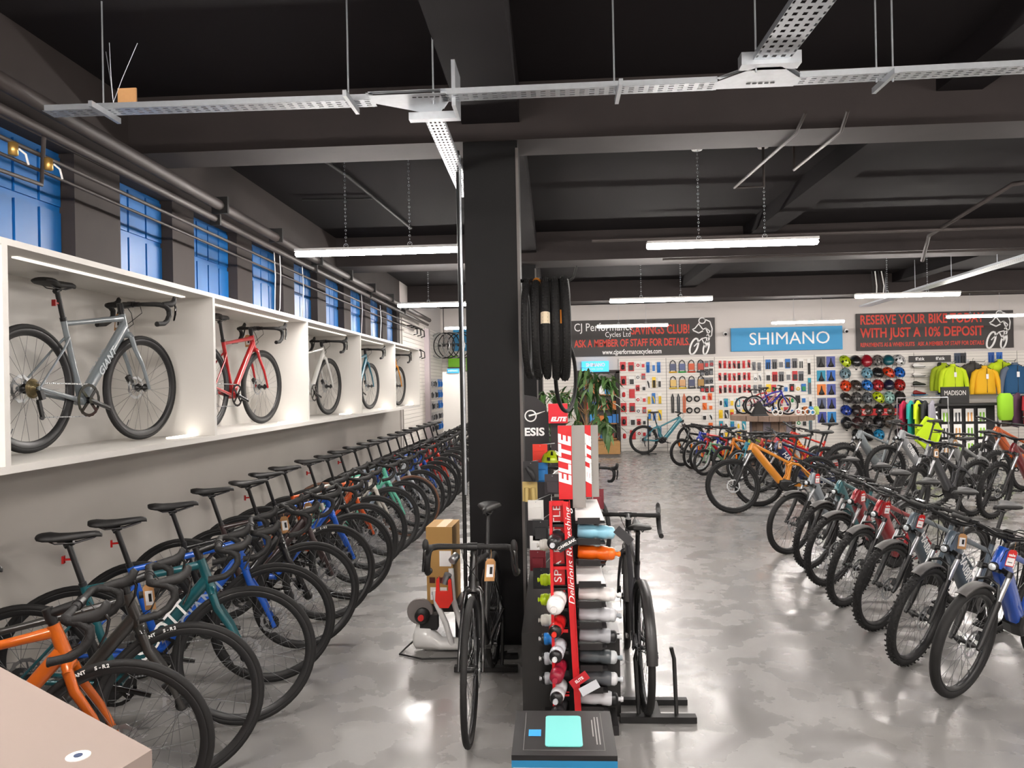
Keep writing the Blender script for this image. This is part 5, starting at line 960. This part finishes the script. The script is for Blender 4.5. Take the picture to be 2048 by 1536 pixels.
def bottle(label, x, y, z, d, cb, cc, cn, L=.17, r=.035, clear=False, grp='drinks bottles in the red stand'):
    t = E('bottle', label, 'bottle', (x, y, z), 0, grp); ax = Vector(d).normalized(); body = mat('clear_plastic', 'd5d8dc', .12, trans=.75) if clear else mat('bottle_'+cb, cb, .3)
    O('bottle_body', MB().lathe([(r*.8, 0), (r, .008), (r, L*.45), (r*.88, L*.5), (r*.88, L*.6), (r, L*.65), (r, L*.85), (r*.85, L*.92)], 16, ax=ax), body, t)
    O('bottle_cap', MB().lathe([(r*.9, L*.9), (r*.92, L*1.0), (r*.75, L*1.06), (r*.35, L*1.09)], 16, ax=ax), mat('bottle_'+cc, cc, .3), t)
    O('nozzle', MB().lathe([(r*.28, L*1.08), (r*.28, L*1.16), (r*.4, L*1.17), (r*.34, L*1.24)], 10, ax=ax), mat('bottle_'+cn, cn, .3), t); return t
RB = [(.16, 'clear frosted bottle with black cap, lowest on the right side', 'cfd0d4', '1a1a1c', 'cfcfd2', 0), (.264, 'dark clear bottle with white cap, second from below on the right side', '55585c', 'd8d8da', 'c8ccd0', 0), (.377, 'smoky clear bottle with pale cap, third from below on the right side', '4e5458', 'c9cdd0', '9aa4aa', 0),
      (.487, 'clear bottle with black collar and white disc cap on the right side', 'a9abb0', '1c1c1e', 'e2e4e6', 0), (.597, 'frosted bottle with grey nozzle in the middle of the right side', 'bfc0c5', 'c9cbce', '9aa0a4', 0), (.705, 'white squeeze bottle, largest on the right side', 'e6e2e0', 'eceaea', 'e8e8e8', 0), (.92, 'orange bottle near the top of the right side', 'ea6512', 'ee6a14', 'f07818', 0), (1.03, 'light blue bottle, topmost on the right side', '8cc6dc', '9ad0e4', 'cfe4ea', 0)]
for z, n, a, b, c, cl in RB: bottle(n, .11, 3.96, z, (1, -.03, -.06), a, b, c, L=.18, r=.037, clear=cl)
FB = [(.15, 'black ribbed bottle cap end, lowest on the front', '2a2a2c', '1a1a1c', '333336'), (.24, 'clear bottle with black cap and grey nozzle pointing at the camera, second from below', 'd4d6da', '161618', 'c9cbd0'), (.345, 'wine red bottle with folded straw pointing at the camera', '9c1c34', '8c1830', 'a82a40'), (.45, 'clear bottle with black cap and white nozzle pointing at the camera', 'ccd0d8', '161618', 'e6e8ea'), (.575, 'red bottle with black cap and red nozzle pointing at the camera', 'c01c1e', '1a1616', 'e0382a'), (.70, 'white bottle with large domed cap pointing at the camera', 'efeeec', 'f0efed', 'e8e6e4'), (1.02, 'black bottle with grey ring nozzle pointing at the camera, topmost on the front', '232326', '1c1c1e', 'd0d2d8')]
for z, n, a, b, c in FB: bottle(n, .01, 3.92, z, (-.18, -1, -.12), a, b, c, L=.15, r=.036 if 'white bottle' not in n else .045)
LB = [(.24, 'frosted bottle with black and white cap, lowest on the left side', 'b9bcc2', '141416', 'dfe0e4'), (.345, 'frosted bottle with white nozzle, second from below on the left side', 'b4b8be', '1a1a1c', 'e8e8ea'), (.45, 'blue bottle with black and white cap on the left side', '1c78c8', '18181a', 'd8dadc'), (.55, 'clear ribbed jar bottle at the left side', 'c8c6be', 'c8c6be', 'b8b6ae'), (.66, 'lower lime yellow bottle on the left side', 'b6d41c', 'c4e01c', 'c4e01c'), (.765, 'upper lime yellow bottle on the left side', 'b6d41c', 'c4e01c', 'c4e01c'), (.95, 'pale grey jar bottle high on the left side', 'd0cfc8', 'd8d6d0', 'c8c6c0')]
for z, n, a, b, c in LB: bottle(n, -.0, 4.0, z, (-1, .02, -.04), a, b, c, L=.085, r=.032)
for k, (x, z, rz, c, tx, n) in enumerate(((.05, 1.0, -.5, '202124', 'CAMELBAK', 'black printed hang tag tied to the topmost front bottle'), (.335, 1.04, .75, '2e2e30', '', 'black folded leaflet tag hanging from the light blue bottle'), (.10, .32, -.6, 'b01c26', 'ELITE', 'red hang tag tied to the wine red bottle'), (.15, .28, -.5, 'c9ccd2', '', 'silver hang tag beside the red one'))):
    bt = [q for q in bpy.data.objects if q.parent is None and q.name.startswith('bottle') and q.get('label', '').startswith(('black bottle with grey', 'light blue bottle', 'wine red bottle', 'wine red bottle')[k])][0]
    o = O('hang_tag', MB().box(-.05, .05, -.001, .001, -.022, .022), plain(c), bt, Vector((x, 3.77, z))-bt.location, (0, -rz*-1, 0)); o['label'] = n
    if tx: text(o, tx, .02, WTXT, TR(0, -.002, 0) @ FRONT, bold=.0005)
# ------------------------------------------------------------------ pedestal in the foreground
pd = E('pedestal', 'white pedestal with black top and cyan pad in the foreground', 'pedestal', (.01, 2.275, 0)); O('body', MB().box(-.145, .145, -.14, .14, 0, .715), WPL, pd); O('blue_band', MB().box(-.15, .15, -.146, .146, .715, .735), plain('1d7fb0'), pd); O('black_top', MB().box(-.15, .15, -.146, .146, .735, .75), mat('top_black', '141315', .35), pd)
O('cyan_pad', MB().loft([[(x*k, y*k2, z) for x, y in [(.055*cx+.012*cos(a), .1*cy+.012*sin(a)) for cx, cy, a0 in ((1, 1, 0), (-1, 1, 1), (-1, -1, 2), (1, -1, 3)) for a in (a0*pi/2, a0*pi/2+.78, a0*pi/2+1.57)]] for k, k2, z in ((.82, .9, .7502), (.82, .9, .752), (.80, .88, .7525))], smooth=False), mat('cyan_pad', '68bdb9', .5), pd, (0.0, .005, 0))
O('blue_label', MB().box(-.105, -.068, -.03, .012, .7503, .7508), plain('1f8fd8'), pd)
for i, (x, a, b) in enumerate(((.088, -.03, .08), (.097, -.08, .10), (.106, -.08, .10))): O('printed_line', MB().box(x-.0018, x+.0018, a, b, .7502, .7506), plain('8d8b8a'), pd)
O('frame_line', MB().box(-.118, -.1165, -.115, .13, .7502, .7505).box(-.118, .118, -.1165, -.115, .7502, .7505).box(.1165, .118, -.115, .13, .7502, .7505), plain('6d6b6a'), pd)
O('side_bracket', MB().prism([(.15, .3), (.19, .3), (.15, .73)], -.02, .1), plain('5a5854'), pd)
# ------------------------------------------------------------------ counter corner in the foreground
A_, B_ = Vector((-1.44, 1.86)), Vector((-.80, 1.43)); dd = (B_-A_).normalized(); A2 = A_-dd*1.2; nrm = Vector((-dd.y, dd.x)); 
C_, D_ = B_+Vector((-.25, -1.0)), A2+Vector((-.1, -1.2)); P = [A2, B_, C_, D_]; ctp = MB(); n = 4
ctp.add([(p.x, p.y, z) for z in (1.06, 1.1) for p in P], [(0, 1, 2, 3), (7, 6, 5, 4)]+[(i, n+i, n+(i+1) % n, (i+1) % n) for i in range(n)])
ct_ = E('counter', 'pale counter corner jutting into the lower left foreground', 'counter', (0, 0, 0)); O('worktop', ctp, mat('counter_top', '8c7d76', .45), ct_)
bd = MB(); Q = [p+(C_-p)*.08 for p in P]; bd.add([(p.x, p.y, z) for z in (0, 1.06) for p in Q], [(0, 1, 2, 3), (7, 6, 5, 4)]+[(i, n+i, n+(i+1) % n, (i+1) % n) for i in range(n)]); O('counter_body', bd, mat('counter_side', '92786d', .5), ct_)
O('screw_cap', MB().lathe([(.022, 1.1), (.022, 1.102)], 18, o=(-.93, 1.40, 0)), WPL, ct_); O('screw', MB().lathe([(.008, 1.102), (.008, 1.1035)], 12, o=(-.93, 1.40, 0)), plain('2a3a5a'), ct_)
# ------------------------------------------------------------------ tyres on the column
hk = E('hook_pair', 'black double hook fixed to the right side of the column', 'hook', (-.2, 5.38, 2.55))
for dy in (-.04, .04): O('prong', MB().tube([(-.02, dy, 0), (.33, dy, -.005), (.36, dy, .02), (.38, dy, .09)], .008, 7), BLK, hk)
for i, (r, tw, lab) in enumerate(((.36, .024, 0), (.365, .026, 1), (.365, .028, 2), (.37, .030, 0), (.375, .033, 3))):
    x = -.165+i*.062; k = r-tw; t = E('spare_tyre', 'black bicycle tyre hanging on the column hooks, %s from the column' % ORD[i], 'tyre', (x, 5.38, 2.535-k+tw*.2), radians(86+i*1.5), 'tyres on the column hooks')
    O('casing', MB().ring(k, tw, 56, 10), RUB, t)
    mb = MB()
    for j in range(90):
        a = 2*pi*j/90
        for s_ in (-.5, 0, .5): mb.T = RY(-a-(.03 if s_ == 0 else 0)) @ TR(k+tw*(1-.13*abs(s_)*2), s_*tw, 0); mb.cb((0, 0, 0), (.004, .007, .011))
    q = O('tread_knobs', mb, RUB, t); q['kind'] = 'stuff'
    if lab:
        a = {1: 1.9, 2: .25, 3: -2.6}[lab]; a = {1: radians(100), 2: radians(8), 3: radians(100)}[lab]
        z = {1: radians(-78), 2: radians(-14), 3: radians(168)}[lab]; mb = MB(); mb.ring(k, tw*1.12, 3, 12, a0=(pi+z if lab != 3 else radians(12)), a1=(pi+z+.22 if lab != 3 else radians(32))); O('card_band', mb, mat('orange_card', 'd8862a', .5) if lab != 2 else mat('cream_card', 'e4d2b4', .5), t)
tag(O('spare_tyre', MB().ring(.27, .016, 40, 7), RUB, None, (.10, 5.95, 1.86), (0, 0, radians(72))), 'thin tyre hanging behind the thick tyres on the column', 'tyre')
# ------------------------------------------------------------------ cardboard box and turbo trainer by the column
cb_ = E('cardboard_box', 'brown cardboard box standing on a black stool left of the column', 'box', (-.83, 5.46, .25), radians(-3)); O('carton', MB().box(-.095, .095, -.14, .16, 0, .55), mat('cardboard', 'a9824a', .8, noise=.1, nscale=5), cb_); O('tape', MB().box(-.02, .05, -.142, .162, .549, .552), mat('kraft_tape', 'c2a070', .5), cb_)
O('address_label', MB().box(.0, .085, -.143, -.14, .27, .38), PAPER, cb_); lb = O('product_label', MB().box(-.07, .05, -.143, -.14, .03, .12), PAPER, cb_); text(lb, 'MagTide 60', .03, PRINT, TR(-.01, -.145, .075) @ RX(pi/2), wfit=.1)
for i in range(3): O('printed_square', MB().box(-.075+i*.055, -.035+i*.055, -.1425, -.14, .15, .19), plain('4a1c14'), cb_)
st_ = E('stool', 'low black stool under the cardboard box', 'stool', (-.83, 5.46, 0)); O('seat', MB().box(-.13, .13, -.16, .18, .2, .247), BLK, st_)
for x in (-.11, .11):
    for y in (-.13, .15): O('leg', MB().box(x-.012, x+.012, y-.012, y+.012, 0, .2), BLK, st_)
tr = E('turbo_trainer', 'white and black turbo trainer with red clamp on the floor left of the column', 'trainer', (-.85, 5.1, 0)); O('base_shell', MB().loft([[(x, w_*cos(a), z0+(z1-z0)*(.5+.5*sin(a))) for a in [2*pi*k/12 for k in range(12)]] for x, w_, z0, z1 in ((-.14, .04, .04, .12), (-.12, .07, .01, .18), (-.02, .08, .005, .17), (.05, .07, .005, .09), (.26, .06, .005, .07), (.3, .03, .01, .05))]), mat('gloss_white', 'dedddb', .2, coat=.5), tr)
O('flywheel', MB().lathe([(.085, 0), (.09, .006), (.09, .02), (.085, .026)], 24, o=(-.09, .0, .27), ax=(0, -1, 0)), mat('fly_grey', '76706e', .4, .3), tr); O('resistance_unit', MB().lathe([(.05, .02), (.05, .07), (.03, .09)], 16, o=(-.07, .0, .25), ax=(0, -1, 0)).cb((-.03, -.0, .2), (.12, .08, .1)), BLK, tr); O('axle_nut', MB().lathe([(.02, .09), (.02, .11)], 12, o=(-.07, .0, .25), ax=(0, -1, 0)), REDP, tr)
for y in (-.05, .07): O('support_arm', MB().tube([(.16+y*.6, y, .05), (.12+y*.6, y, .2), (.07+y*.8, y, .33), (.06+y*.8, y, .47+y)], [(.02, .014)]*4, 8), mat('white_arm', 'd9d8d6', .3), tr)
O('clamp', MB().prism([(-.06, .0), (-.05, .14), (-.03, .16), (-.03, .06), (.03, .06), (.03, .16), (.05, .14), (.06, .0), (.03, -.05), (-.03, -.05)], -.03, .0), mat('clamp_red', 'd8281c', .35), tr, (.085, -.05, .36)); O('clamp_knob', MB().lathe([(.026, -.03), (.026, .04)], 14, o=(.1, -.06, .50), ax=(.4, -.2, 1)), STEEL, tr)
O('quick_release', MB().lathe([(.028, 0), (.03, .06), (.02, .065)], 14, o=(.16, .03, .64), ax=(-.3, -.7, -.4)), STEEL, tr); O('floor_bar', MB().box(-.04, .32, .1, .14, .0, .03), mat('white_arm2', 'cfcecb', .3), tr)
O('power_cable', MB().tube([(-.14, .02, .06), (-.2, -.0, .012), (-.22, -.1, .008), (-.05, -.19, .008), (.2, -.17, .008), (.42, -.12, .008), (.5, -.05, .008)], .006, 6), BLK, tr)
